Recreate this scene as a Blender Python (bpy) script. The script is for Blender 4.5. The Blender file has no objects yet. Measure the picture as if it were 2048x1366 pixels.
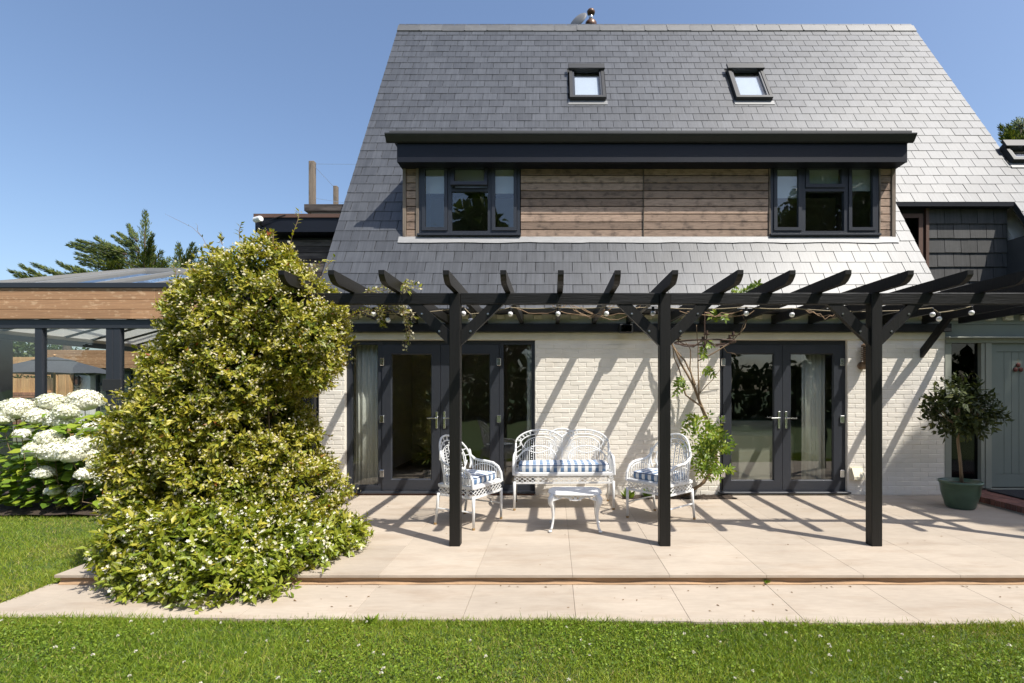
import bpy, math, random
import numpy as np
from mathutils import Vector, Matrix

random.seed(7)
RNG = np.random.default_rng(11)
R = math.radians
scene = bpy.context.scene
COL = scene.collection

# ------------------------------------------------------------------ camera, sky, sun, exposure
CAM_Z = 1.536
FPX = 1024.0                       # focal length in pixels of a 2048 wide frame
cd = bpy.data.cameras.new('camera')
cd.sensor_width = 36.0
cd.lens = 18.0
cd.shift_x = -83 / 2048
cd.shift_y = 95 / 2048
cd.clip_end = 3000
cam = bpy.data.objects.new('camera', cd)
COL.objects.link(cam)
cam.location = (0, 0, CAM_Z)
cam.rotation_euler = (R(90), 0, 0)
scene.camera = cam

SUN_AZ = R(126.5)                  # clockwise from +Y
SUN_EL = R(57)
world = bpy.data.worlds.new('World')
scene.world = world
world.use_nodes = True
wn = world.node_tree.nodes
wl = world.node_tree.links
wn.clear()
wo = wn.new('ShaderNodeOutputWorld')
wb = wn.new('ShaderNodeBackground')
sky = wn.new('ShaderNodeTexSky')
sky.sky_type = 'NISHITA'
sky.sun_disc = False
sky.sun_elevation = SUN_EL
sky.sun_rotation = SUN_AZ
sky.air_density = 1.0
sky.dust_density = 2.2
sky.ozone_density = 3.0
wb.inputs['Strength'].default_value = 0.10
wl.new(sky.outputs[0], wb.inputs['Color'])
wl.new(wb.outputs[0], wo.inputs['Surface'])

sd = bpy.data.lights.new('sun', 'SUN')
sd.energy = 3.3
sd.angle = R(0.53)
sd.color = (1.0, 0.96, 0.885)
sun = bpy.data.objects.new('sun', sd)
COL.objects.link(sun)
SDIR = Vector((math.sin(SUN_AZ) * math.cos(SUN_EL), math.cos(SUN_AZ) * math.cos(SUN_EL), math.sin(SUN_EL)))
sun.location = SDIR * 60
sun.rotation_euler = (-SDIR).to_track_quat('-Z', 'Y').to_euler()

vs = scene.view_settings
vs.view_transform = 'Standard'
vs.look = 'None'
vs.gamma = 1
vs.use_curve_mapping = False
vs.exposure = 1.0
scene.cycles.use_denoising = True
scene.cycles.max_bounces = 10
scene.cycles.transparent_max_bounces = 24

# ------------------------------------------------------------------ materials
MATS = {}


def nd(t, kind, **kw):
    n = t.nodes.new(kind)
    for k, v in kw.items():
        setattr(n, k, v)
    return n


def mat(name, col, rough=0.6, metal=0.0, var=None, col2=None, bump=None, spec=0.5, rnd=0.0, coord='P', streak=None, coat=0.0):
    """procedural Principled material. var=((sx,sy,sz), amount); col2=(rgb,(sx,sy,sz),lo,hi); bump=((sx,sy,sz),strength,dist)"""
    m = bpy.data.materials.new(name)
    m.use_nodes = True
    t = m.node_tree
    b = t.nodes['Principled BSDF']
    b.inputs['Roughness'].default_value = rough
    b.inputs['Metallic'].default_value = metal
    b.inputs['Specular IOR Level'].default_value = spec
    b.inputs['Coat Weight'].default_value = coat
    if coord == 'P':
        src = nd(t, 'ShaderNodeNewGeometry').outputs['Position']
    else:
        src = nd(t, 'ShaderNodeTexCoord').outputs['Object']

    def noise(scale, detail=5.0, rg=0.6):
        mp = nd(t, 'ShaderNodeMapping')
        mp.inputs['Scale'].default_value = scale
        t.links.new(src, mp.inputs['Vector'])
        n = nd(t, 'ShaderNodeTexNoise')
        n.inputs['Scale'].default_value = 1.0
        n.inputs['Detail'].default_value = detail
        n.inputs['Roughness'].default_value = rg
        t.links.new(mp.outputs[0], n.inputs['Vector'])
        return n.outputs['Fac']

    rgb = nd(t, 'ShaderNodeRGB')
    rgb.outputs[0].default_value = (*col, 1)
    cur = rgb.outputs[0]
    if col2:
        f = noise(col2[1])
        mr = nd(t, 'ShaderNodeMapRange')
        mr.inputs['From Min'].default_value = col2[2]
        mr.inputs['From Max'].default_value = col2[3]
        t.links.new(f, mr.inputs['Value'])
        mx = nd(t, 'ShaderNodeMix', data_type='RGBA')
        mx.inputs['B'].default_value = (*col2[0], 1)
        t.links.new(mr.outputs[0], mx.inputs['Factor'])
        t.links.new(cur, mx.inputs['A'])
        cur = mx.outputs['Result']
    facs = []
    if var:
        f = noise(var[0])
        mr = nd(t, 'ShaderNodeMapRange')
        mr.inputs['From Min'].default_value = 0.25
        mr.inputs['From Max'].default_value = 0.75
        mr.inputs['To Min'].default_value = 1 - var[1]
        mr.inputs['To Max'].default_value = 1 + var[1]
        t.links.new(f, mr.inputs['Value'])
        facs.append(mr.outputs[0])
    if streak:
        f = noise(streak[0], 3.0)
        mr = nd(t, 'ShaderNodeMapRange')
        mr.inputs['From Min'].default_value = 0.3
        mr.inputs['From Max'].default_value = 0.7
        mr.inputs['To Min'].default_value = 1 - streak[1]
        mr.inputs['To Max'].default_value = 1 + streak[1]
        t.links.new(f, mr.inputs['Value'])
        facs.append(mr.outputs[0])
    if rnd:
        oi = nd(t, 'ShaderNodeObjectInfo')
        ge = nd(t, 'ShaderNodeNewGeometry')
        ad = nd(t, 'ShaderNodeMath', operation='ADD')
        t.links.new(oi.outputs['Random'], ad.inputs[0])
        t.links.new(ge.outputs['Random Per Island'], ad.inputs[1])
        fr = nd(t, 'ShaderNodeMath', operation='FRACT')
        t.links.new(ad.outputs[0], fr.inputs[0])
        mr = nd(t, 'ShaderNodeMapRange')
        mr.inputs['To Min'].default_value = 1 - rnd
        mr.inputs['To Max'].default_value = 1 + rnd
        t.links.new(fr.outputs[0], mr.inputs['Value'])
        facs.append(mr.outputs[0])
    for f in facs:
        vm = nd(t, 'ShaderNodeVectorMath', operation='SCALE')
        t.links.new(cur, vm.inputs[0])
        t.links.new(f, vm.inputs['Scale'])
        cur = vm.outputs[0]
    t.links.new(cur, b.inputs['Base Color'])
    if bump:
        f = noise(bump[0], 6.0)
        bp = nd(t, 'ShaderNodeBump')
        bp.inputs['Strength'].default_value = bump[1]
        bp.inputs['Distance'].default_value = bump[2]
        t.links.new(f, bp.inputs['Height'])
        t.links.new(bp.outputs[0], b.inputs['Normal'])
    MATS[name] = m
    return m


def leafmat(name, stops, rough=0.45, trans=0.35, spec=0.4, shift=(1.25, 1.2, 0.5)):
    m = bpy.data.materials.new(name)
    m.use_nodes = True
    t = m.node_tree
    b = t.nodes['Principled BSDF']
    b.inputs['Roughness'].default_value = rough
    b.inputs['Specular IOR Level'].default_value = spec
    at = nd(t, 'ShaderNodeAttribute')
    at.attribute_name = 'rnd'
    cr = nd(t, 'ShaderNodeValToRGB')
    el = cr.color_ramp.elements
    while len(el) < len(stops):
        el.new(0.5)
    for e, (p, c) in zip(el, stops):
        e.position = p
        e.color = (*c, 1)
    t.links.new(at.outputs['Fac'], cr.inputs[0])
    t.links.new(cr.outputs[0], b.inputs['Base Color'])
    tr = nd(t, 'ShaderNodeBsdfTranslucent')
    vm = nd(t, 'ShaderNodeVectorMath', operation='MULTIPLY')
    vm.inputs[1].default_value = shift
    t.links.new(cr.outputs[0], vm.inputs[0])
    t.links.new(vm.outputs[0], tr.inputs['Color'])
    mx = nd(t, 'ShaderNodeMixShader')
    mx.inputs[0].default_value = trans
    t.links.new(b.outputs[0], mx.inputs[1])
    t.links.new(tr.outputs[0], mx.inputs[2])
    t.links.new(mx.outputs[0], t.nodes['Material Output'].inputs['Surface'])
    MATS[name] = m
    return m


def glassmat(name, tint=(0.85, 0.88, 0.87), ior=1.5, rough=0.0):
    m = bpy.data.materials.new(name)
    m.use_nodes = True
    t = m.node_tree
    t.nodes.remove(t.nodes['Principled BSDF'])
    tr = nd(t, 'ShaderNodeBsdfTransparent')
    tr.inputs[0].default_value = (*tint, 1)
    gl = nd(t, 'ShaderNodeBsdfGlossy')
    gl.inputs['Roughness'].default_value = rough
    ge = nd(t, 'ShaderNodeNewGeometry')           # faint ripple of float glass units
    nz = nd(t, 'ShaderNodeTexNoise')
    nz.inputs['Scale'].default_value = 2.2
    nz.inputs['Detail'].default_value = 1.0
    t.links.new(ge.outputs['Position'], nz.inputs['Vector'])
    bp = nd(t, 'ShaderNodeBump')
    bp.inputs['Strength'].default_value = 0.25
    bp.inputs['Distance'].default_value = 0.012
    t.links.new(nz.outputs['Fac'], bp.inputs['Height'])
    t.links.new(bp.outputs[0], gl.inputs['Normal'])
    # Schlick reflectance, the same from both sides of the thin pane
    lw = nd(t, 'ShaderNodeLayerWeight')
    lw.inputs['Blend'].default_value = 0.5
    pw = nd(t, 'ShaderNodeMath', operation='POWER')
    pw.inputs[1].default_value = 5.0
    t.links.new(lw.outputs['Facing'], pw.inputs[0])
    f0 = ((ior - 1) / (ior + 1)) ** 2
    fr = nd(t, 'ShaderNodeMath', operation='MULTIPLY_ADD')
    fr.inputs[1].default_value = 1 - f0
    fr.inputs[2].default_value = f0
    t.links.new(pw.outputs[0], fr.inputs[0])
    mx = nd(t, 'ShaderNodeMixShader')
    t.links.new(fr.outputs[0], mx.inputs[0])
    t.links.new(tr.outputs[0], mx.inputs[1])
    t.links.new(gl.outputs[0], mx.inputs[2])
    t.links.new(mx.outputs[0], t.nodes['Material Output'].inputs['Surface'])
    MATS[name] = m
    return m


def clothmat(name):
    """blue and white gingham, object coordinates, 9 cm repeat"""
    m = bpy.data.materials.new(name)
    m.use_nodes = True
    t = m.node_tree
    b = t.nodes['Principled BSDF']
    b.inputs['Roughness'].default_value = 0.9
    b.inputs['Specular IOR Level'].default_value = 0.1
    tc = nd(t, 'ShaderNodeTexCoord')
    sp = nd(t, 'ShaderNodeSeparateXYZ')
    t.links.new(tc.outputs['Object'], sp.inputs[0])

    def stripe(out, per, off=0.0):
        a = nd(t, 'ShaderNodeMath', operation='MULTIPLY_ADD')
        a.inputs[1].default_value = 1 / per
        a.inputs[2].default_value = off + 50
        t.links.new(out, a.inputs[0])
        fr = nd(t, 'ShaderNodeMath', operation='FRACT')
        t.links.new(a.outputs[0], fr.inputs[0])
        g = nd(t, 'ShaderNodeMath', operation='GREATER_THAN')
        g.inputs[1].default_value = 0.5
        t.links.new(fr.outputs[0], g.inputs[0])
        return g.outputs[0]
    sx = stripe(sp.outputs['X'], 0.089)
    ya = nd(t, 'ShaderNodeMath', operation='ADD')
    t.links.new(sp.outputs['Y'], ya.inputs[0])
    t.links.new(sp.outputs['Z'], ya.inputs[1])
    sy = stripe(ya.outputs[0], 0.12, 0.3)
    m1 = nd(t, 'ShaderNodeMath', operation='MULTIPLY')
    m1.inputs[1].default_value = 0.3
    t.links.new(sy, m1.inputs[0])
    m2 = nd(t, 'ShaderNodeMath', operation='MULTIPLY')
    t.links.new(sx, m2.inputs[0])
    m2.inputs[1].default_value = 0.7
    ad = nd(t, 'ShaderNodeMath', operation='MULTIPLY_ADD')
    t.links.new(m1.outputs[0], ad.inputs[0])
    t.links.new(sx, ad.inputs[1])
    t.links.new(m2.outputs[0], ad.inputs[2])
    mx = nd(t, 'ShaderNodeMix', data_type='RGBA')
    mx.inputs['A'].default_value = (0.78, 0.78, 0.77, 1)
    mx.inputs['B'].default_value = (0.12, 0.205, 0.34, 1)
    t.links.new(ad.outputs[0], mx.inputs['Factor'])
    t.links.new(mx.outputs['Result'], b.inputs['Base Color'])
    MATS[name] = m
    return m


mat('wall_paint', (0.80, 0.745, 0.655), 0.75, var=((3, 3, 5), 0.06), col2=((0.68, 0.60, 0.49), (1.1, 1.1, 2.2), 0.60, 0.85), bump=((45, 45, 60), 0.35, 0.006), rnd=0.025, spec=0.25)
mat('soldier_cream', (0.62, 0.57, 0.44), 0.7, var=((5, 5, 5), 0.1), bump=((60, 60, 60), 0.2, 0.004), spec=0.25)
mat('slate', (0.062, 0.0655, 0.073), 0.45, var=((6, 6, 6), 0.10), streak=((34, 1.5, 1.2), 0.22), rnd=0.15, bump=((60, 8, 6), 0.25, 0.004), spec=0.5)
mat('slate_hung', (0.07, 0.068, 0.066), 0.6, var=((6, 6, 6), 0.12), streak=((40, 2, 1.5), 0.2), rnd=0.14, bump=((70, 8, 6), 0.25, 0.004), spec=0.4)
mat('underlay', (0.02, 0.02, 0.02), 0.9)
mat('lead', (0.29, 0.287, 0.285), 0.55, metal=0.0, var=((4, 20, 20), 0.15), bump=((14, 14, 14), 0.3, 0.01), spec=0.5)
mat('ridge', (0.10, 0.10, 0.10), 0.55, var=((8, 8, 8), 0.18), rnd=0.12, bump=((40, 40, 40), 0.2, 0.004))
mat('anthracite', (0.030, 0.033, 0.041), 0.42, spec=0.5, var=((9, 9, 9), 0.05))
mat('fascia_dark', (0.009, 0.0105, 0.017), 0.5, spec=0.3, var=((2, 2, 2), 0.15))
mat('gutter', (0.028, 0.028, 0.028), 0.5, spec=0.4, var=((7, 7, 7), 0.12))
mat('black_timber', (0.0075, 0.0072, 0.007), 0.5, var=((2, 30, 30), 0.25), bump=((5, 90, 90), 0.6, 0.006), spec=0.35)
mat('black_timber_z', (0.0085, 0.0078, 0.007), 0.5, var=((30, 30, 2), 0.25), bump=((70, 70, 4), 0.5, 0.005), spec=0.35)
mat('cedar', (0.36, 0.255, 0.19), 0.75, col2=((0.13, 0.095, 0.075), (7, 4, 11), 0.50, 0.74), streak=((7, 150, 150), 0.30), rnd=0.36, bump=((9, 160, 160), 0.5, 0.004), spec=0.3)
mat('cedar_grey', (0.12, 0.10, 0.088), 0.75, col2=((0.05, 0.04, 0.035), (2, 4, 10), 0.4, 0.6), streak=((3, 60, 60), 0.2), rnd=0.25, bump=((4, 80, 80), 0.3, 0.004), spec=0.3)
mat('cedar_post', (0.21, 0.165, 0.125), 0.8, streak=((40, 40, 2), 0.2), col2=((0.11, 0.085, 0.065), (9, 9, 3), 0.5, 0.65), bump=((60, 60, 5), 0.4, 0.006))
mat('larch', (0.42, 0.235, 0.125), 0.62, col2=((0.57, 0.37, 0.22), (9, 9, 22), 0.56, 0.66), streak=((1.5, 50, 50), 0.2), rnd=0.13, bump=((3, 60, 60), 0.2, 0.003), spec=0.35)
mat('orange_timber', (0.62, 0.37, 0.17), 0.65, streak=((40, 40, 2), 0.2), rnd=0.15, col2=((0.46, 0.25, 0.11), (5, 5, 1.5), 0.45, 0.65))
mat('stone', (0.405, 0.343, 0.275), 0.78, var=((1.6, 3.0, 1.0), 0.10), streak=((9, 38, 9), 0.05), col2=((0.33, 0.26, 0.195), (1.3, 4.6, 1), 0.50, 0.80), rnd=0.07, bump=((12, 26, 20), 0.22, 0.006), spec=0.25)
mat('riser', (0.36, 0.23, 0.13), 0.85, var=((3, 6, 18), 0.3), bump=((15, 15, 30), 0.5, 0.01))
mat('joint', (0.33, 0.275, 0.22), 0.9, var=((9, 9, 9), 0.2))
mat('soil', (0.045, 0.03, 0.02), 0.95, var=((12, 12, 12), 0.4), bump=((25, 25, 25), 0.9, 0.03))
mat('turf', (0.06, 0.095, 0.02), 0.9, var=((3, 3, 3), 0.3), col2=((0.085, 0.075, 0.03), (1.3, 1.3, 1), 0.56, 0.72), bump=((40, 40, 40), 0.8, 0.02))
mat('far_turf', (0.05, 0.085, 0.02), 0.9, var=((1, 1, 1), 0.25))
mat('white_iron', (0.70, 0.70, 0.69), 0.45, var=((8, 8, 8), 0.04), col2=((0.52, 0.42, 0.32), (16, 16, 16), 0.70, 0.80), spec=0.45)
mat('rust', (0.32, 0.20, 0.08), 0.9, var=((40, 40, 40), 0.4))
mat('chrome', (0.78, 0.78, 0.78), 0.22, metal=1.0)
mat('steel', (0.62, 0.60, 0.58), 0.28, metal=1.0)
mat('copper_brown', (0.11, 0.055, 0.03), 0.4, metal=0.3)
mat('rust_iron', (0.06, 0.032, 0.02), 0.7)
mat('lamp_wood', (0.20, 0.13, 0.08), 0.55)
mat('cream_plastic', (0.66, 0.60, 0.45), 0.5)
mat('bulb', (0.88, 0.88, 0.92), 0.12, spec=0.6, coat=0.5)
mat('black_plastic', (0.012, 0.012, 0.012), 0.5)
mat('cable', (0.30, 0.25, 0.17), 0.8)
mat('vine', (0.21, 0.145, 0.085), 0.85, streak=((60, 60, 8), 0.25), bump=((60, 60, 20), 0.5, 0.006))
mat('twig', (0.26, 0.17, 0.10), 0.85)
mat('bark', (0.10, 0.075, 0.055), 0.9, streak=((30, 30, 3), 0.3), bump=((25, 25, 4), 0.8, 0.03))
mat('sage_paint', (0.20, 0.225, 0.195), 0.55, var=((4, 4, 2), 0.06))
mat('sage_frame', (0.28, 0.29, 0.24), 0.55, var=((4, 4, 2), 0.06))
mat('pot_glaze', (0.06, 0.105, 0.068), 0.28, var=((5, 5, 9), 0.18), col2=((0.11, 0.19, 0.11), (3, 3, 14), 0.6, 0.75), spec=0.5)
mat('step_brick', (0.17, 0.075, 0.055), 0.85, rnd=0.3, var=((14, 14, 14), 0.25), bump=((50, 50, 50), 0.5, 0.006))
mat('mortar', (0.30, 0.27, 0.23), 0.9, var=((20, 20, 20), 0.2))
mat('mat_fibre', (0.02, 0.019, 0.022), 0.95, bump=((180, 180, 180), 0.8, 0.01))
mat('curtain', (0.72, 0.70, 0.64), 0.9, var=((5, 5, 1), 0.03), spec=0.1)
mat('blind', (0.60, 0.63, 0.65), 0.8, spec=0.2)
mat('sofa', (0.48, 0.44, 0.36), 0.95, spec=0.1, bump=((120, 120, 120), 0.2, 0.003))
mat('room_wall', (0.40, 0.36, 0.30), 0.9)
mat('room_floor', (0.17, 0.12, 0.08), 0.5, streak=((2, 30, 2), 0.2))
mat('plaster_white', (0.74, 0.72, 0.66), 0.8)
mat('plaster_beige', (0.45, 0.39, 0.31), 0.8)
mat('render_white', (0.72, 0.72, 0.68), 0.85, var=((2, 2, 2), 0.05))
mat('parasol_cloth', (0.075, 0.08, 0.09), 0.9, spec=0.1)
mat('white_plastic', (0.8, 0.8, 0.8), 0.4)
mat('dish_grey', (0.13, 0.133, 0.14), 0.6)
mat('flint', (0.36, 0.31, 0.25), 0.8, rnd=0.45)
mat('red_brick', (0.33, 0.15, 0.10), 0.85, rnd=0.3)
mat('brown_trim', (0.12, 0.065, 0.045), 0.6)
mat('red_ornament', (0.12, 0.03, 0.02), 0.7)
glassmat('glass', (0.92, 0.94, 0.93), 1.8)
glassmat('glass_dark', (0.35, 0.37, 0.37), 1.52)
glassmat('glass_sky', (0.93, 0.95, 0.97), 1.75)
clothmat('gingham')
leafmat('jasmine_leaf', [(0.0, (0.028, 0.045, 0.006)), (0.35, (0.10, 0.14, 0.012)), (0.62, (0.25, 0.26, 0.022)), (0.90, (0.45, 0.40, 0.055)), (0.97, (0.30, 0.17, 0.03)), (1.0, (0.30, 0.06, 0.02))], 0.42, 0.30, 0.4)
leafmat('jasmine_leaf_fresh', [(0.0, (0.045, 0.085, 0.009)), (0.45, (0.175, 0.235, 0.020)), (1.0, (0.38, 0.40, 0.05))], 0.38, 0.32, 0.5)
leafmat('jasmine_flower', [(0.0, (0.70, 0.60, 0.36)), (0.5, (0.76, 0.70, 0.50)), (1.0, (0.82, 0.80, 0.74))], 0.7, 0.25, 0.2)
leafmat('hydrangea_leaf', [(0.0, (0.06, 0.125, 0.014)), (0.6, (0.19, 0.29, 0.025)), (1.0, (0.36, 0.40, 0.04))], 0.5, 0.35, 0.35)
leafmat('hydrangea_petal', [(0.0, (0.62, 0.66, 0.40)), (0.35, (0.78, 0.78, 0.68)), (1.0, (0.86, 0.86, 0.83))], 0.7, 0.2, 0.2)
leafmat('wisteria_leaf', [(0.0, (0.09, 0.17, 0.016)), (0.6, (0.20, 0.29, 0.025)), (1.0, (0.32, 0.36, 0.04))], 0.4, 0.4, 0.4)
leafmat('bay_leaf', [(0.0, (0.022, 0.036, 0.009)), (0.7, (0.05, 0.065, 0.015)), (1.0, (0.12, 0.12, 0.025))], 0.5, 0.15, 0.3)
leafmat('cypress_leaf', [(0.0, (0.03, 0.055, 0.016)), (0.6, (0.09, 0.125, 0.026)), (1.0, (0.20, 0.215, 0.04))], 0.6, 0.2, 0.25)
leafmat('tree_leaf', [(0.0, (0.022, 0.045, 0.010)), (0.6, (0.045, 0.080, 0.015)), (1.0, (0.085, 0.12, 0.02))], 0.5, 0.3, 0.3)
leafmat('grass_blade', [(0.0, (0.085, 0.155, 0.014)), (0.5, (0.20, 0.285, 0.026)), (0.85, (0.34, 0.37, 0.05)), (0.96, (0.33, 0.29, 0.10)), (1.0, (0.42, 0.32, 0.17))], 0.5, 0.3, 0.3)
leafmat('clover_head', [(0.0, (0.70, 0.64, 0.56)), (1.0, (0.82, 0.80, 0.76))], 0.8, 0.2, 0.2)
leafmat('roof_blind', [(0.0, (0.78, 0.76, 0.70)), (1.0, (0.78, 0.76, 0.70))], 0.9, 0.4, 0.1, (1, 1, 1))
mat('roof_grey', (0.22, 0.22, 0.215), 0.45)
leafmat('dry_leaf', [(0.0, (0.10, 0.06, 0.03)), (1.0, (0.24, 0.15, 0.07))], 0.8, 0.1, 0.2)

# ------------------------------------------------------------------ mesh helpers


def link(name, me, m, parent=None):
    o = bpy.data.objects.new(name, me)
    COL.objects.link(o)
    if m and not me.materials:
        me.materials.append(MATS[m])
    if parent is not None:
        o.parent = parent
        if parent.type == 'EMPTY':            # children are modelled in world coordinates
            o.matrix_parent_inverse = Matrix.Translation(-parent.location)
    return o


def tag(o, label, cat, group=None, kind=None):
    o['label'] = label
    o['category'] = cat
    if group:
        o['group'] = group
    if kind:
        o['kind'] = kind
    return o


def thing(name, label, cat, loc=(0, 0, 0), group=None):
    """an Empty at the base of a thing; children are given in world coordinates"""
    o = bpy.data.objects.new(name, None)
    COL.objects.link(o)
    o.location = loc
    o.empty_display_size = 0.2
    return tag(o, label, cat, group)


class MB:
    def __init__(s):
        s.v = []
        s.f = []

    def add(s, vs_, fs_):
        n = len(s.v)
        s.v += [tuple(p) for p in vs_]
        s.f += [tuple(i + n for i in f) for f in fs_]
        return s

    def box(s, x0, x1, y0, y1, z0, z1):
        return s.add([(x0, y0, z0), (x1, y0, z0), (x1, y1, z0), (x0, y1, z0), (x0, y0, z1), (x1, y0, z1), (x1, y1, z1), (x0, y1, z1)],
                     [(0, 3, 2, 1), (4, 5, 6, 7), (0, 1, 5, 4), (1, 2, 6, 5), (2, 3, 7, 6), (3, 0, 4, 7)])

    def cbox(s, x0, x1, y0, y1, z0, z1, c=0.004):
        """box with chamfered edges"""
        V = []
        for (x, sx) in ((x0, 1), (x1, -1)):
            for (y, sy) in ((y0, 1), (y1, -1)):
                for (z, sz) in ((z0, 1), (z1, -1)):
                    V += [(x, y + sy * c, z + sz * c), (x + sx * c, y, z + sz * c), (x + sx * c, y + sy * c, z)]
        i = lambda a, b, d, k: ((a * 2 + b) * 2 + d) * 3 + k
        F = [(i(0, 0, 0, 0), i(0, 0, 1, 0), i(0, 1, 1, 0), i(0, 1, 0, 0)), (i(1, 0, 0, 0), i(1, 1, 0, 0), i(1, 1, 1, 0), i(1, 0, 1, 0)),
             (i(0, 0, 0, 1), i(1, 0, 0, 1), i(1, 0, 1, 1), i(0, 0, 1, 1)), (i(0, 1, 0, 1), i(0, 1, 1, 1), i(1, 1, 1, 1), i(1, 1, 0, 1)),
             (i(0, 0, 0, 2), i(0, 1, 0, 2), i(1, 1, 0, 2), i(1, 0, 0, 2)), (i(0, 0, 1, 2), i(1, 0, 1, 2), i(1, 1, 1, 2), i(0, 1, 1, 2))]
        for a in (0, 1):
            for b in (0, 1):
                F.append((i(a, b, 0, 0), i(a, b, 1, 0), i(a, b, 1, 1), i(a, b, 0, 1)))
                F.append((i(a, 0, b, 0), i(a, 1, b, 0), i(a, 1, b, 2), i(a, 0, b, 2)))
                F.append((i(0, a, b, 1), i(1, a, b, 1), i(1, a, b, 2), i(0, a, b, 2)))
                for d in (0, 1):
                    F.append((i(a, b, d, 0), i(a, b, d, 1), i(a, b, d, 2)))
        return s.add(V, F)

    def bar(s, p0, p1, w, h, up=(0, 0, 1), c=0.0):
        p0, p1 = Vector(p0), Vector(p1)
        d = (p1 - p0).normalized()
        u = Vector(up)
        if abs(d.dot(u)) > 0.98:
            u = Vector((0, 1, 0))
        sx = d.cross(u).normalized()
        uz = sx.cross(d).normalized()
        V = []
        for p in (p0, p1):
            for a, b in ((-1, -1), (1, -1), (1, 1), (-1, 1)):
                V.append(p + sx * (a * w / 2) + uz * (b * h / 2))
        return s.add(V, [(0, 1, 2, 3), (7, 6, 5, 4), (0, 4, 5, 1), (1, 5, 6, 2), (2, 6, 7, 3), (3, 7, 4, 0)])

    def tube(s, path, r, n=6, cap=True):
        path = [Vector(p) for p in path]
        m = len(path)
        rs = r if isinstance(r, (list, tuple)) else [r] * m
        V = []
        prev = None
        for i, p in enumerate(path):
            d = (path[min(i + 1, m - 1)] - path[max(i - 1, 0)])
            d = d.normalized() if d.length > 1e-9 else Vector((0, 0, 1))
            if prev is None:
                a = d.orthogonal().normalized()
            else:
                a = (prev - d * prev.dot(d))
                a = a.normalized() if a.length > 1e-6 else d.orthogonal().normalized()
            prev = a
            b = d.cross(a)
            for k in range(n):
                t = 2 * math.pi * k / n
                V.append(p + (a * math.cos(t) + b * math.sin(t)) * rs[i])
        F = []
        for i in range(m - 1):
            for k in range(n):
                F.append((i * n + k, i * n + (k + 1) % n, (i + 1) * n + (k + 1) % n, (i + 1) * n + k))
        if cap:
            F.append(tuple(range(n - 1, -1, -1)))
            F.append(tuple((m - 1) * n + k for k in range(n)))
        return s.add(V, F)

    def lathe(s, prof, c=(0, 0, 0), n=20, axis='z'):
        V = []
        for (r, z) in prof:
            for k in range(n):
                t = 2 * math.pi * k / n
                if axis == 'z':
                    V.append((c[0] + r * math.cos(t), c[1] + r * math.sin(t), c[2] + z))
                elif axis == 'y':
                    V.append((c[0] + r * math.cos(t), c[1] + z, c[2] + r * math.sin(t)))
                else:
                    V.append((c[0] + z, c[1] + r * math.cos(t), c[2] + r * math.sin(t)))
        F = []
        for i in range(len(prof) - 1):
            for k in range(n):
                F.append((i * n + k, i * n + (k + 1) % n, (i + 1) * n + (k + 1) % n, (i + 1) * n + k))
        F.append(tuple(range(n - 1, -1, -1)))
        F.append(tuple((len(prof) - 1) * n + k for k in range(n)))
        return s.add(V, F)

    def ball(s, c, r, n=10, sq=(1, 1, 1)):
        prof = []
        V = []
        m = max(4, n // 2)
        for i in range(1, m):
            a = math.pi * i / m
            for k in range(n):
                t = 2 * math.pi * k / n
                V.append((c[0] + r * sq[0] * math.sin(a) * math.cos(t), c[1] + r * sq[1] * math.sin(a) * math.sin(t), c[2] - r * sq[2] * math.cos(a)))
        V.append((c[0], c[1], c[2] - r * sq[2]))
        V.append((c[0], c[1], c[2] + r * sq[2]))
        F = []
        for i in range(m - 2):
            for k in range(n):
                F.append((i * n + k, i * n + (k + 1) % n, (i + 1) * n + (k + 1) % n, (i + 1) * n + k))
        b, t_ = len(V) - 2, len(V) - 1
        for k in range(n):
            F.append((b, (k + 1) % n, k))
            F.append((t_, (m - 2) * n + k, (m - 2) * n + (k + 1) % n))
        return s.add(V, F)

    def extrude_x(s, prof, x0, x1):
        """closed (y,z) profile extruded along x"""
        n = len(prof)
        V = [(x0, y, z) for y, z in prof] + [(x1, y, z) for y, z in prof]
        F = [tuple(range(n - 1, -1, -1)), tuple(range(n, 2 * n))]
        F += [(i, (i + 1) % n, n + (i + 1) % n, n + i) for i in range(n)]
        return s.add(V, F)

    def build(s, name, m, parent=None, smooth=False):
        me = bpy.data.meshes.new(name)
        me.from_pydata(s.v, [], s.f)
        me.update()
        if smooth:
            me.polygons.foreach_set('use_smooth', [True] * len(me.polygons))
        return link(name, me, m, parent)


def xform(mb, M4):
    mb.v = [tuple(M4 @ Vector(p)) for p in mb.v]
    return mb


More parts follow.
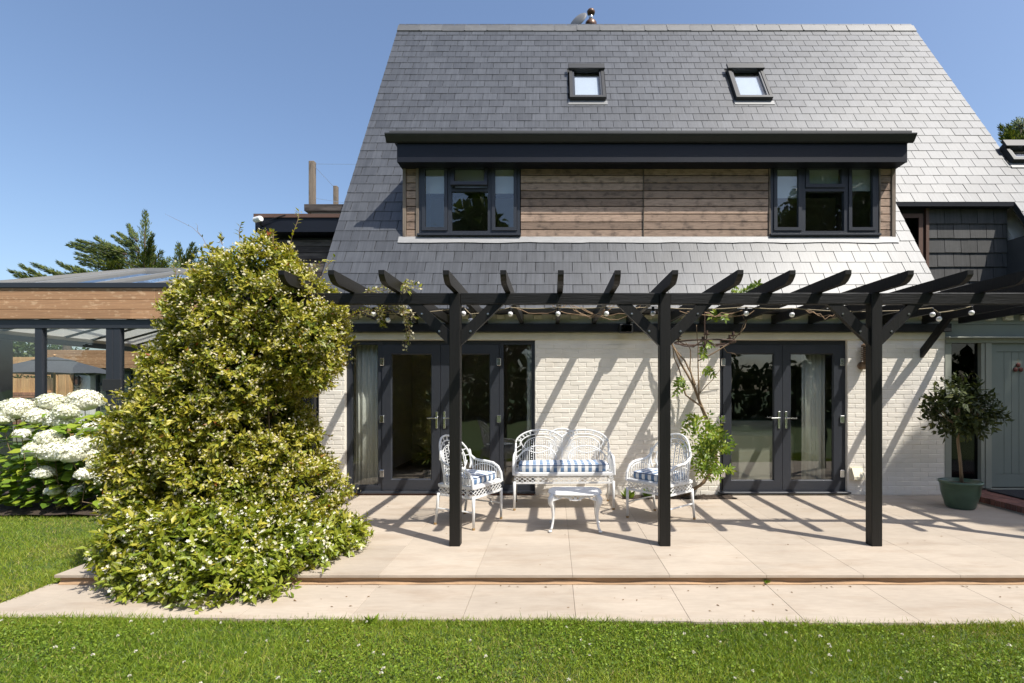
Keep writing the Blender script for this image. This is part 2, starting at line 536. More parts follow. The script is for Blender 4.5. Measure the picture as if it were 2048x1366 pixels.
def scatter(name, P, D, N, S, tv, tf, m, parent=None, rnd=None, wid=None):
    """many copies of a small template as one mesh (leaves, blades, petals)"""
    P = np.asarray(P, float)
    n = len(P)
    D = np.asarray(D, float)
    D = D / np.maximum(np.linalg.norm(D, axis=1, keepdims=True), 1e-9)
    N = np.asarray(N, float)
    B = np.cross(D, N)
    B /= np.maximum(np.linalg.norm(B, axis=1, keepdims=True), 1e-9)
    N = np.cross(B, D)
    S = np.broadcast_to(np.asarray(S, float), (n,))
    W = S if wid is None else np.asarray(wid, float)
    tv = np.asarray(tv, float)
    k = len(tv)
    V = (P[:, None, :] + (tv[None, :, 0:1] * B[:, None, :]) * W[:, None, None]
         + (tv[None, :, 1:2] * D[:, None, :] + tv[None, :, 2:3] * N[:, None, :]) * S[:, None, None])
    V = V.reshape(-1, 3)
    tf = np.asarray(tf, int)
    F = (tf[None, :, :] + (np.arange(n) * k)[:, None, None]).reshape(-1, tf.shape[1])
    me = bpy.data.meshes.new(name)
    me.vertices.add(len(V))
    me.vertices.foreach_set('co', V.ravel())
    me.loops.add(F.size)
    me.loops.foreach_set('vertex_index', F.ravel().astype(np.int32))
    me.polygons.add(len(F))
    me.polygons.foreach_set('loop_start', np.arange(0, F.size, F.shape[1], dtype=np.int32))
    me.polygons.foreach_set('loop_total', np.full(len(F), F.shape[1], dtype=np.int32))
    if rnd is None:
        rnd = RNG.random(n)
    at = me.attributes.new('rnd', 'FLOAT', 'POINT')
    at.data.foreach_set('value', np.repeat(np.clip(rnd, 0, 1), k).astype(np.float32))
    me.update(calc_edges=True)
    me.validate()
    o = link(name, me, m, parent)
    o['kind'] = 'stuff'
    return o


LEAF_V = [(0, 0, 0), (-0.22, 0.42, 0.07), (0, 1, -0.06), (0.22, 0.42, 0.07), (0, 0.5, 0)]
LEAF_F = [(0, 4, 1), (1, 4, 2), (0, 3, 4), (4, 3, 2)]
LEAF2_V = [(0, 0, 0), (-0.22, 0.42, 0.07), (0, 1, -0.06), (0.22, 0.42, 0.07)]
LEAF2_F = [(0, 2, 1), (0, 3, 2)]
WIDE_V = [(0, 0, 0), (-0.36, 0.25, 0.05), (-0.34, 0.6, 0.05), (0, 1, -0.1), (0.34, 0.6, 0.05), (0.36, 0.25, 0.05), (0, 0.45, -0.03)]
WIDE_F = [(0, 6, 1), (1, 6, 2), (2, 6, 3), (3, 6, 4), (4, 6, 5), (5, 6, 0)]


def star(n=5, rin=0.28, w=0.30):
    V = [(0, 0, 0)]
    F = []
    for i in range(n):
        a = 2 * math.pi * i / n
        c, s_ = math.cos(a), math.sin(a)
        k = len(V)
        V += [(c * 0.55 - s_ * w, s_ * 0.55 + c * w, 0.05), (c, s_, 0.0), (c * 0.55 + s_ * w, s_ * 0.55 - c * w, 0.12)]
        F += [(0, k + 2, k + 1), (0, k + 1, k)]
    return V, F


STAR_V, STAR_F = star()
PET_V, PET_F = star(4, 0.2, 0.55)


def unit(n):
    a = RNG.normal(size=(n, 3))
    return a / np.linalg.norm(a, axis=1, keepdims=True)


def dup(root, loc=None, rotz=None, label=None):
    r = root.copy()
    COL.objects.link(r)
    if loc is not None:
        r.location = loc
    if rotz is not None:
        r.rotation_euler = (0, 0, rotz)
    if label:
        r['label'] = label
    for ch in list(root.children):
        c = ch.copy()
        COL.objects.link(c)
        c.parent = r
        for g in list(ch.children):
            d = g.copy()
            COL.objects.link(d)
            d.parent = c
    return r


def struct(o, label=None):
    o['kind'] = 'structure'
    if label:
        o['label'] = label
    return o


# ------------------------------------------------------------------ ground, paving, lawn
YW = 7.42            # front wall plane
EDGE = 4.228         # terrace edge
ZP = -0.082          # lower path level


def sheet(name, x0, x1, y0, y1, z, m, nx=1, ny=1):
    b = MB()
    for i in range(nx):
        for j in range(ny):
            xa, xb = x0 + (x1 - x0) * i / nx, x0 + (x1 - x0) * (i + 1) / nx
            ya, yb = y0 + (y1 - y0) * j / ny, y0 + (y1 - y0) * (j + 1) / ny
            b.add([(xa, ya, z), (xb, ya, z), (xb, yb, z), (xa, yb, z)], [(0, 1, 2, 3)])
    return b.build(name, m)


g = sheet('ground', -600, 600, -600, 600, -0.16, 'far_turf')
struct(tag(g, 'wide green ground reaching out behind the house and garden', 'ground'))
# lawn with soft undulation, two sheets: in front of the path and left of the terrace
lv, lf = [], []


def lawn_z(x, y):
    return -0.101 + 0.008 * math.sin(x * 1.7 + y * 2.3) + 0.004 * math.sin(x * 3.9 - y * 3.1)


lb = MB()
def lawn_patch(x0, x1, y0, y1, st):
    nx, ny = max(1, int((x1 - x0) / st)), max(1, int((y1 - y0) / st))
    V = [(x0 + (x1 - x0) * i / nx, y0 + (y1 - y0) * j / ny, lawn_z(x0 + (x1 - x0) * i / nx, y0 + (y1 - y0) * j / ny)) for j in range(ny + 1) for i in range(nx + 1)]
    F = [(j * (nx + 1) + i, j * (nx + 1) + i + 1, (j + 1) * (nx + 1) + i + 1, (j + 1) * (nx + 1) + i) for j in range(ny) for i in range(nx)]
    lb.add(V, F)


lawn_patch(-14, -4.2, 3.64, 6.55, 0.2)
lawn_patch(-14, 14, -11.5, 3.64, 0.4)
lawn = lb.build('lawn', 'turf', smooth=True)
struct(tag(lawn, 'mown green lawn in front of the stone path and left of the terrace', 'lawn'))

# terrace: bedding block with stone slabs laid on it
TX0, TX1 = -4.125, 9.6
tb = MB().box(TX0 + 0.03, TX1, EDGE + 0.035, YW + 1.2, -0.15, -0.012)
terr = tb.build('terrace', 'joint')
struct(tag(terr, 'raised pale stone terrace under the black pergola', 'terrace'))
rb = MB().box(TX0 + 0.025, TX1, EDGE + 0.028, EDGE + 0.034, -0.14, -0.026)
# uneven mortar fillet along the foot of the riser
n = 120
V, F = [], []
for i in range(n + 1):
    x = TX0 + 0.03 + (TX1 - TX0 - 0.03) * i / n
    h = 0.020 + 0.010 * math.sin(i * 0.9) + 0.008 * random.random()
    V += [(x, EDGE + 0.027, ZP + h), (x, EDGE + 0.0, ZP + 0.002 + 0.004 * random.random())]
for i in range(n):
    F.append((2 * i, 2 * i + 1, 2 * i + 3, 2 * i + 2))
rb.add(V, F)
rb.build('riser', 'riser', terr)
XJ0, SLAB = 0.157, 0.801
xs = [XJ0 + SLAB * k for k in range(-6, 13)]
ysl = [EDGE, 5.03, 5.831, 6.632, YW - 0.005]
for j in range(4):
    off = 0.0 if j % 2 == 0 else 0.0
    for k in range(len(xs) - 1):
        xa, xb = max(xs[k] + off, TX0), min(xs[k + 1] + off, TX1)
        if xb - xa < 0.08:
            continue
        if j == 3 and 0.85 < (xa + xb) / 2 < 2.2:          # planting pocket at the wall
            y1 = ysl[j + 1] - 0.28
        else:
            y1 = ysl[j + 1]
        gp = 0.0008
        sb = MB().cbox(xa + gp, xb - gp, ysl[j] + (gp if j else 0), y1 - gp, -0.024, 0.0 + random.uniform(-0.0008, 0.0008), 0.0018)
        sb.build('slab', 'stone', terr)
# planting pocket soil
pk = MB()
nx = 24
V = [(0.98 + 1.6 * i / nx, y, -0.01 + 0.03 * random.random()) for y in (7.14, 7.28, 7.41) for i in range(nx + 1)]
F = [(j * (nx + 1) + i, j * (nx + 1) + i + 1, (j + 1) * (nx + 1) + i + 1, (j + 1) * (nx + 1) + i) for j in range(2) for i in range(nx)]
pk.add(V, F)
pk.build('soil', 'soil', terr)

# lower path
pb = MB().box(-4.18, 9.6, 3.64, EDGE + 0.03, -0.15, ZP - 0.012)
path = pb.build('path', 'joint')
struct(tag(path, 'low stone path between the lawn and the terrace step', 'path'))
for k in range(len(xs) - 1):
    xa, xb = max(xs[k], -4.18), min(xs[k + 1], 9.6)
    if xb - xa < 0.1:
        continue
    sk = 0.012 * (k % 3 - 1)
    yf = 3.563 - 0.012 * (k - 7)
    sb = MB().cbox(xa + 0.0011, xb - 0.0011, yf, EDGE + 0.026, ZP - 0.03, ZP + random.uniform(-0.001, 0.001), 0.002)
    sb.build('slab', 'stone', path)

# bed for the hydrangeas
bb = MB()
nx, ny = 30, 10
V = [(-13 + 8.6 * i / nx, 6.5 + 1.95 * j / ny, -0.07 + 0.05 * random.random() + 0.04 * math.sin(j / ny * 3.1)) for j in range(ny + 1) for i in range(nx + 1)]
F = [(j * (nx + 1) + i, j * (nx + 1) + i + 1, (j + 1) * (nx + 1) + i + 1, (j + 1) * (nx + 1) + i) for j in range(ny) for i in range(nx)]
bb.add(V, F)
bed = bb.build('flower_bed', 'soil', smooth=True)
struct(tag(bed, 'dark soil bed under the white hydrangeas', 'flower bed'))


# grass blades
def grass(n, x0, x1, y0, y1, h0, h1):
    x = RNG.uniform(x0, x1, n)
    y = RNG.uniform(y0, y1, n)
    if y1 < 3.6 and y0 < 3.4:
        y = y0 + (y - y0) / (y1 - y0) * (3.572 - 0.015 * (x - 0.96) - y0)      # out to the slightly skewed slab edge
    elif y1 < 3.6:
        y = y + (3.572 - 0.015 * (x - 0.96)) - y1 + 0.015
    z = -0.102 + 0.008 * np.sin(x * 1.7 + y * 2.3) + 0.004 * np.sin(x * 3.9 - y * 3.1)
    patch = 0.5 + 0.5 * np.sin(x * 2.1 + 1.3 * np.sin(y * 3.3)) * np.sin(y * 2.7 + 1.1 * np.sin(x * 1.9))
    P = np.stack([x, y, z], 1)
    lean = RNG.normal(0, 0.85, (n, 2))
    D = np.stack([lean[:, 0], lean[:, 1], np.ones(n)], 1)
    N = np.stack([RNG.normal(size=n), RNG.normal(size=n), 0.4 * np.ones(n)], 1)
    S = RNG.uniform(h0, h1, n) * (0.75 + 0.4 * patch)
    big = np.sin(x * 0.9 + 2.2 * np.sin(y * 1.4 + 0.5)) * np.sin(y * 1.9 + 1.5 * np.sin(x * 0.8))
    r = np.clip(RNG.normal(0.48, 0.21, n) + 0.22 * (patch - 0.5) + 0.14 * big, 0, 0.9)
    dry = RNG.random(n) < 0.05 + 0.10 * (patch < 0.18) + 0.10 * (big > 0.55)
    r[dry] = RNG.uniform(0.9, 1.0, dry.sum())
    return P, D, N, S, r


BL_V = [(-1, 0, 0), (1, 0, 0), (-0.75, 0.5, 0.10), (0.75, 0.5, 0.10), (0, 1, 0.34)]
BL_F = [(0, 1, 3), (0, 3, 2), (2, 3, 4)]
a1 = grass(170000, -4.4, 4.6, 2.2, 3.50, 0.022, 0.052)
a2 = grass(70000, -9.0, -4.2, 3.5, 6.6, 0.030, 0.060)
a3 = grass(9000, -9.0, 4.6, 3.47, 3.58, 0.03, 0.075)
a4 = grass(1500, -4.24, -4.16, 3.5, 6.5, 0.035, 0.080)
a5 = grass(45000, -7.5, -4.4, 1.5, 3.50, 0.022, 0.052)
a6 = grass(22000, 4.6, 6.5, 1.8, 3.50, 0.022, 0.052)
A = [np.concatenate(q) for q in zip(a1, a2, a3, a4, a5, a6)]
go = scatter('grass', A[0], A[1], A[2], A[3], BL_V, BL_F, 'grass_blade', None, A[4], wid=np.full(len(A[0]), 0.0024))
tag(go, 'short green grass covering the lawn', 'grass', kind='stuff')
# clover leaves low in the turf
n = 26000
x = RNG.uniform(-4.4, 4.6, n); y = RNG.uniform(2.2, 3.5, n)
keep = (np.sin(x * 2.6 + 0.7) * np.sin(y * 4.1 + x) + RNG.normal(0, 0.35, n)) > 0.05
x, y = x[keep], y[keep]; n = len(x)
P = np.stack([x, y, -0.075 + RNG.uniform(0, 0.028, n)], 1)
cl = scatter('clover', P, np.stack([RNG.normal(size=n), RNG.normal(size=n), RNG.normal(0, 0.25, n)], 1), np.stack([RNG.normal(0, .35, n), RNG.normal(0, .35, n), np.ones(n)], 1), RNG.uniform(0.010, 0.019, n), WIDE_V, WIDE_F, 'grass_blade', None, np.clip(RNG.normal(0.3, 0.18, n), 0, 0.7))
tag(cl, 'small clover leaves among the grass of the front lawn', 'clover', kind='stuff')
n = 210
x = RNG.uniform(-4.0, 4.2, n); y = RNG.uniform(2.5, 3.48, n)
sel = RNG.random(n) < 0.45 + 0.4 * (x > 1.4)
x, y = x[sel], y[sel]
PP, DD, NN, SS = [], [], [], []
for cx, cy in zip(x, y):
    rr = random.uniform(0.006, 0.0105)
    for q in range(26):
        u = unit(1)[0]
        u[2] = abs(u[2])
        PP.append((cx + u[0] * rr * 0.4, cy + u[1] * rr * 0.4, -0.040 + random.random() * 0.006 + u[2] * rr * 0.4))
        DD.append(u); NN.append(unit(1)[0]); SS.append(rr)
co = scatter('clover_flowers', PP, DD, NN, SS, LEAF2_V, LEAF2_F, 'clover_head')
tag(co, 'white clover flowers dotted over the front lawn', 'clover', kind='stuff')
# bits of dry leaf and twig on the paving
n = 150
x = RNG.uniform(-3.6, 4.6, n); y = np.where(RNG.random(n) < 0.6, RNG.uniform(3.62, 4.2, n), RNG.uniform(4.26, 6.8, n))
near = RNG.random(n) < 0.3
y[near] = 4.2 - np.abs(RNG.normal(0, 0.03, near.sum()))
z = np.where(y < EDGE, ZP + 0.003, 0.003)
fo = scatter('fallen_leaves', np.stack([x, y, z], 1), np.stack([RNG.normal(size=n), RNG.normal(size=n), np.zeros(n)], 1), np.stack([RNG.normal(0, .3, n), RNG.normal(0, .3, n), np.ones(n)], 1), RNG.uniform(0.008, 0.032, n), LEAF2_V, LEAF2_F, 'dry_leaf')
tag(fo, 'scattered dry leaf bits on the stone paving', 'leaf litter', kind='stuff')


def weed(name, label, x, y, z, h, n, m='grass_blade', parent=None):
    t = thing(name, label, 'plant', (x, y, z))
    D = np.stack([RNG.normal(0, 0.6, n), RNG.normal(0, 0.4, n), np.ones(n)], 1)
    scatter('leaf', np.tile([x, y, z], (n, 1)) + RNG.normal(0, 0.008, (n, 3)) * [1, 1, 0], D, np.stack([RNG.normal(size=n), RNG.normal(size=n), np.zeros(n)], 1), RNG.uniform(0.6, 1, n) * h, LEAF_V, LEAF_F, m, t, RNG.uniform(0.1, 0.5, n))
    return t


weed('dandelion_plant', 'broad leaved dandelion plant growing at the edge between path and lawn', -1.27, 3.54, -0.1, 0.09, 11)
weed('dock_plant', 'single small broad leaf weed at the lawn edge right of the middle', 1.5, 3.53, -0.1, 0.07, 4)
weed('moss_tuft', 'small moss tuft under the step edge at a slab joint', 1.765, EDGE + 0.012, -0.07, 0.035, 30)
# ------------------------------------------------------------------ house
T = 1.6875                          # tangent of roof pitch
PA = math.atan(T)
YE, ZE = 7.27, 2.693                # eaves line
YR = 11.31                          # ridge
ZR = ZE + T * (YR - YE)
CP, SP = math.cos(PA), math.sin(PA)
house = thing('house', 'white painted brick house with steep grey slate roof and timber clad dormer', 'house', (1.0, 9.5, 0))
# ---- front wall with openings, and gables
wb_ = MB()
D1 = (-3.02, -0.268)                # wide french doors
D2 = (2.41, 4.26)                   # narrow french doors
PX = 5.67                           # porch starts here
y0, y1 = YW + 0.0005, YW + 0.3
for xa, xb in ((-3.40, D1[0]), (D1[1], D2[0]), (D2[1], PX)):
    wb_.box(xa, xb, y0, y1, -0.14, 2.246)
wb_.box(-3.40, PX, y0, y1, 2.246, 2.70)
wb_.box(-3.40, PX, y0, y1, -0.14, -0.005)
wb_.box(7.4, 9.5, y0, y1, -0.14, 2.70)
# gable end walls (left and right) as prisms
for xg, wd in ((-3.40, 0.28), (7.62, 0.28)):
    pr = [(YW + 0.31, -0.14), (15.2, -0.14), (15.2, 2.62), (YR, ZR - 0.25), (YW + 0.31, 2.62)]
    wb_.extrude_x(pr, xg, xg + wd)
wb_.box(-3.12, 7.62, 14.9, 15.18, -0.14, 2.6)
wall = wb_.build('wall', 'wall_paint', house)

# painted bricks: stretcher bond; the best seen 300 are single bricks
BH, BWD, BM = 0.0662, 0.236, 0.0055
rows = int(2.235 / BH)
cands = []
for r in range(rows):
    z0 = 0.0 + r * BH
    sh = 0 if r % 2 == 0 else BWD / 2
    k0 = int((-3.6) / BWD)
    for k in range(k0, 26):
        xa, xb = k * BWD + sh, (k + 1) * BWD + sh
        for (sa, sb_) in ((-3.40, D1[0]), (D1[1], D2[0]), (D2[1], PX)):
            a, b = max(xa, sa), min(xb, sb_)
            if b - a > 0.03:
                pr = 0 if (sa == D1[1] and 0.25 < z0) else (1 if sa == D2[1] else 2)
                cands.append((pr, abs((a + b) / 2 - 1.0), a, b, z0))
cands.sort()
BASEW = BWD - BM
bme = None
rest = MB()
for i, (pr, _, a, b, z0) in enumerate(cands):
    wob = random.uniform(-0.0018, 0.0018)
    full = abs((b - a) - BWD) < 1e-4
    zz0, zz1 = z0 + BM * 0.5 + random.uniform(-0.0012, 0.0012), z0 + BH - BM * 0.5 + random.uniform(-0.0012, 0.0012)
    if i < 300:
        if full:
            if bme is None:
                o = MB().cbox(-BASEW / 2, BASEW / 2, -0.0035, 0.03, -(BH - BM) / 2, (BH - BM) / 2, 0.0045).build('brick', 'wall_paint', wall)
                bme = o.data
            else:
                o = link('brick', bme, None, wall)
            o.location = ((a + b) / 2, YW + wob, (zz0 + zz1) / 2)
            o.rotation_euler = (random.uniform(-0.035, 0.035), random.uniform(-0.008, 0.008), random.uniform(-0.01, 0.01))
        else:
            MB().cbox(a + BM / 2, b - BM / 2, YW - 0.0035 + wob, YW + 0.03, zz0, zz1, 0.0045).build('brick', 'wall_paint', wall)
    else:
        rest.cbox(a + BM / 2, b - BM / 2, YW - 0.0035 + wob, YW + 0.03, zz0, zz1, 0.0045)
o = rest.build('brick_courses', 'wall_paint', wall)
o['kind'] = 'stuff'
# cream lintel band and dentil bricks under the eaves
MB().cbox(-3.05, PX - 0.01, YW - 0.022, YW + 0.004, 2.25, 2.352, 0.003).build('lintel', 'soldier_cream', house)
for i in range(34):
    xd = -3.2 + i * 0.265
    if xd < PX:
        MB().cbox(xd, xd + 0.115, YW - 0.05, YW + 0.004, 2.545, 2.605, 0.004).build('dentil', 'soldier_cream', house)
# door ledge bricks below thresholds
for dd in (D1, D2):
    MB().cbox(dd[0] + 0.01, dd[1] - 0.01, YW - 0.004, YW + 0.1, -0.004, 0.022, 0.003).build('threshold', 'red_brick' if dd is D1 else 'soldier_cream', house)

# ---- dark rooms behind the doors
rm = MB()
rm.add([(-3.1, YW + 0.31, 0.0), (7.6, YW + 0.31, 0.0), (7.6, 11.2, 0.0), (-3.1, 11.2, 0.0)], [(0, 1, 2, 3)])
rm.build('room_floor', 'room_floor', house)
rw = MB()
rw.add([(-3.1, YW + 0.31, 2.5), (7.6, YW + 0.31, 2.5), (7.6, 11.2, 2.5), (-3.1, 11.2, 2.5)], [(3, 2, 1, 0)])
rw.add([(-3.1, 11.2, 0), (7.6, 11.2, 0), (7.6, 11.2, 2.5), (-3.1, 11.2, 2.5)], [(0, 1, 2, 3)])
rw.box(1.0, 1.12, YW + 0.31, 11.2, 0.003, 2.49)
rw.box(5.30, 5.42, YW + 0.31, 11.2, 0.003, 2.49)
rw.build('room_wall', 'room_wall', house)

# ---- french doors
YF = YW + 0.055                    # frame front


def framed(b, x0, x1, z0, z1, w, ya, yb, wt=None, wbm=None):
    """four bars of a rectangular frame, butted"""
    wt = w if wt is None else wt
    wbm = w if wbm is None else wbm
    b.box(x0, x0 + w, ya, yb, z0, z1)
    b.box(x1 - w, x1, ya, yb, z0, z1)
    b.box(x0 + w, x1 - w, ya, yb, z1 - wt, z1)
    b.box(x0 + w, x1 - w, ya, yb, z0, z0 + wbm)
    return b


def pane(x0, x1, z0, z1, y, parent, m='glass', t=0.006):
    return MB().box(x0, x1, y, y + t, z0, z1).build('pane', m, parent)


def door_leaf(x0, x1, z0, z1, stile, hinge_left, parent_name='door_leaf'):
    """a glazed leaf, with hinges and a lever handle; returned as part of the house"""
    b = framed(MB(), x0, x1, z0, z1, stile, YF - 0.018, YF + 0.05, stile * 1.05, stile * 1.25)
    # bevelled glazing bead
    g0, g1, h0, h1 = x0 + stile, x1 - stile, z0 + stile * 1.25, z1 - stile * 1.05
    for (p, q) in (((g0, h0), (g1, h0)), ((g1, h0), (g1, h1)), ((g1, h1), (g0, h1)), ((g0, h1), (g0, h0))):
        cx, cz = (g0 + g1) / 2, (h0 + h1) / 2
        s_ = 0.016
        qi = lambda P: (P[0] + (s_ if P[0] < cx else -s_), P[1] + (s_ if P[1] < cz else -s_))
        pi, qq = qi(p), qi(q)
        b.add([(p[0], YF - 0.016, p[1]), (q[0], YF - 0.016, q[1]), (qq[0], YF + 0.008, qq[1]), (pi[0], YF + 0.008, pi[1])], [(0, 1, 2, 3)])
    lf_ = b.build('door_leaf', 'anthracite', house)
    pane(g0 + 0.004, g1 - 0.004, h0 + 0.004, h1 - 0.004, YF + 0.012, lf_)
    hx = x0 if hinge_left else x1
    for hz in (z0 + 0.25, (z0 + z1) / 2 - 0.02, z1 - 0.25):
        MB().cbox(hx - 0.03, hx + 0.03, YF - 0.040, YF - 0.019, hz - 0.055, hz + 0.055, 0.006).build('hinge', 'chrome', lf_)
    px = x1 - stile * 0.42 if hinge_left else x0 + stile * 0.42
    sg = -1 if hinge_left else 1
    hb = MB().cbox(px - 0.017, px + 0.017, YF - 0.032, YF - 0.019, 0.96, 1.21, 0.005)
    hb.tube([(px, YF - 0.03, 1.115), (px, YF - 0.065, 1.115), (px + sg * 0.02, YF - 0.072, 1.115), (px + sg * 0.13, YF - 0.072, 1.112)], 0.010, 8)
    hb.build('handle', 'chrome', lf_, smooth=False)
    return lf_


# wide set: two side lights and two leaves
zt = 2.24
b = MB()
b.box(D1[0], D1[0] + 0.075, YF, YF + 0.08, 0.03, zt)
b.box(D1[1] - 0.055, D1[1], YF, YF + 0.08, 0.03, zt)
b.box(D1[0] + 0.075, D1[1] - 0.055, YF, YF + 0.08, zt - 0.055, zt)
b.box(-2.56, -2.50, YF, YF + 0.08, 0.03, zt - 0.055)
b.box(-0.79, -0.73, YF, YF + 0.08, 0.03, zt - 0.055)
b.box(D1[0] + 0.075, -2.56, YF, YF + 0.08, 0.03, 0.13)
b.box(-0.73, D1[1] - 0.055, YF, YF + 0.08, 0.03, 0.13)
fr1 = b.build('door_frame', 'anthracite', house)
pane(D1[0] + 0.072, -2.557, 0.127, zt - 0.052, YF + 0.03, fr1)
pane(-0.733, D1[1] - 0.052, 0.127, zt - 0.052, YF + 0.03, fr1)
MB().cbox(D1[0] - 0.005, D1[1] + 0.005, YW - 0.045, YF - 0.001, 0.024, 0.052, 0.004).build('door_sill', 'anthracite', house)
door_leaf(-2.495, -1.648, 0.056, zt - 0.058, 0.125, True)
door_leaf(-1.642, -0.795, 0.056, zt - 0.058, 0.125, False)
# narrow set
b = MB()
b.box(D2[0], D2[0] + 0.055, YF, YF + 0.08, 0.03, zt)
b.box(D2[1] - 0.055, D2[1], YF, YF + 0.08, 0.03, zt)
b.box(D2[0] + 0.055, D2[1] - 0.055, YF, YF + 0.08, zt - 0.06, zt)
fr2 = b.build('door_frame', 'anthracite', house)
MB().cbox(D2[0] - 0.03, D2[1] + 0.03, YW - 0.05, YF - 0.001, 0.024, 0.05, 0.004).build('door_sill', 'anthracite', house)
door_leaf(D2[0] + 0.06, 3.332, 0.054, zt - 0.063, 0.115, True)
door_leaf(3.338, D2[1] - 0.06, 0.054, zt - 0.063, 0.115, False)

# ---- porch: sage green door, side light, ledge
pf = MB()
pf.box(PX, PX + 0.09, YW - 0.01, YW + 0.10, 0.0, 2.20)
pf.box(6.19, 6.245, YW - 0.01, YW + 0.10, 0.10, 2.20)
pf.box(6.25, 6.335, YW - 0.02, YW + 0.10, 0.10, 2.20)
pf.box(7.20, 7.30, YW - 0.02, YW + 0.10, 0.10, 2.20)
pf.box(PX, 7.40, YW - 0.03, YW + 0.10, 2.205, 2.26)
pf.box(PX + 0.09, 6.19, YW + 0.0, YW + 0.10, 0.10, 0.22)
pfo = pf.build('porch_frame', 'sage_frame', house)
pane(PX + 0.087, 6.193, 0.217, 2.204, YW + 0.05, pfo, 'glass_dark')
MB().cbox(PX - 0.01, 7.42, YW - 0.10, YW + 0.02, 2.264, 2.288, 0.004).build('ledge', 'sage_frame', house)
MB().box(PX + 0.02, 7.4, YW + 0.03, YW + 0.2, 2.29, 2.47).build('porch_panel', 'sage_paint', house)
MB().box(PX + 0.02, 7.4, YW + 0.02, YW + 0.2, 2.474, 2.62).build('porch_panel', 'sage_paint', house)
for i in range(7):
    MB().cbox(PX + 0.1 + i * 0.25, PX + 0.22 + i * 0.25, YW - 0.035, YW + 0.018, 2.53, 2.60, 0.004).build('dentil', 'soldier_cream', house)
MB().box(7.30, 7.62, YW - 0.0, YW + 0.2, 0.0, 2.2).build('porch_wall', 'sage_paint', house)
dl = MB().box(6.338, 7.197, YW + 0.035, YW + 0.06, 0.115, 2.20)
dl.box(6.338, 6.44, YW + 0.015, YW + 0.035, 0.115, 2.20)
dl.box(7.095, 7.197, YW + 0.015, YW + 0.035, 0.115, 2.20)
dl.box(6.44, 7.095, YW + 0.015, YW + 0.035, 2.08, 2.20)
dl.box(6.44, 7.095, YW + 0.015, YW + 0.035, 0.115, 0.30)
fd = dl.build('front_door', 'sage_paint', house)
for i in range(6):
    MB().cbox(6.444 + i * 0.1085, 6.444 + (i + 1) * 0.1085 - 0.003, YW + 0.024, YW + 0.034, 0.303, 2.077, 0.003).build('plank', 'sage_paint', fd)
MB().box(6.30, 7.3, YW - 0.06, YW + 0.09, 0.06, 0.098).build('door_sill', 'sage_frame', house)

# ---- roof: base slabs with cut-outs, slates, ridge
DX0, DX1 = -2.345, 5.32             # dormer cheeks
YD = 7.968                          # dormer front
ZDT = 5.40                          # top of dormer roof
YDB = YE + (ZDT - ZE) / T
YC = 8.404                          # lower edge of the roof over the inset terrace
XV0, XV1 = -3.43, 7.95
XC0, XC1 = 5.60, 7.55
XW1 = 11.0
YWR = 9.12                          # ridge of the right wing
SKY_W = [(0.315, 1.005, 9.86, 10.40), (3.50, 4.20, 9.86, 10.40), (7.93, 8.75, 8.90, 9.12)]


def rz(y):
    return ZE + T * (y - YE)


def spans(y):
    """visible x intervals of slating at depth y"""
    s_ = []
    if y < YC:
        s_ += [(XV0, XC0), (XC1, XW1)]
    elif y < YWR:
        s_ += [(XV0, XW1)]
    else:
        s_ += [(XV0, XV1)]
    cuts = []
    if YD < y < YDB:
        cuts.append((DX0, DX1))
    for (a, b_, ya, yb) in SKY_W:
        if ya - 0.03 < y < yb + 0.01:
            cuts.append((a - 0.02, b_ + 0.02))
    for ca, cb in cuts:
        out = []
        for a, b_ in s_:
            if cb <= a or ca >= b_:
                out.append((a, b_))
            else:
                if ca > a:
                    out.append((a, ca))
                if cb < b_:
                    out.append((cb, b_))
        s_ = out
    return s_


base = MB()
ylev = sorted(set([YE, YD, YDB, YC, YWR, YR] + [v for q in SKY_W for v in q[2:]]))
NV = Vector((0, -SP, CP))           # outward normal of the front slope
for ya, yb in zip(ylev[:-1], ylev[1:]):
    for a, b_ in spans((ya + yb) / 2):
        o4 = [Vector((a, ya, rz(ya))), Vector((b_, ya, rz(ya))), Vector((b_, yb, rz(yb))), Vector((a, yb, rz(yb)))]
        lo = [p - NV * 0.06 for p in o4]
        base.add(o4 + lo, [(0, 1, 2, 3), (7, 6, 5, 4), (0, 4, 5, 1), (1, 5, 6, 2), (2, 6, 7, 3), (3, 7, 4, 0)])
# rear slope
base.add([(XV0, YR + 0.002, ZR), (XV1, YR + 0.002, ZR), (XV1, 15.4, rz(YE) - 0.1), (XV0, 15.4, rz(YE) - 0.1)], [(0, 1, 2, 3)])
base.add([(XV1, YWR + 0.002, rz(YWR)), (XW1, YWR + 0.002, rz(YWR)), (XW1, 12.0, 2.6), (XV1, 12.0, 2.6)], [(0, 1, 2, 3)])
roof = base.build('roof', 'underlay', house)

GAUGE, SW = 0.224, 0.275
slates = []
nc = int((YR - YE) / CP / GAUGE) + 1
for c in range(nc):
    u0 = c * GAUGE - 0.03            # distance along slope of lower edge
    ya = YE + u0 * CP
    ymid = ya + 0.5 * GAUGE * CP
    if ymid > YR:
        break
    sh = 0 if c % 2 == 0 else SW / 2
    for (a, b_) in spans(ymid if c else YE + 0.02):
        k = math.floor((a - XV0 - sh) / SW)
        while True:
            xa = XV0 + sh + k * SW
            if xa >= b_:
                break
            p, q = max(a, xa), min(b_, xa + SW)
            if q - p > 0.02:
                slates.append((p, q, u0, abs(q - p - SW) < 1e-4))
            k += 1


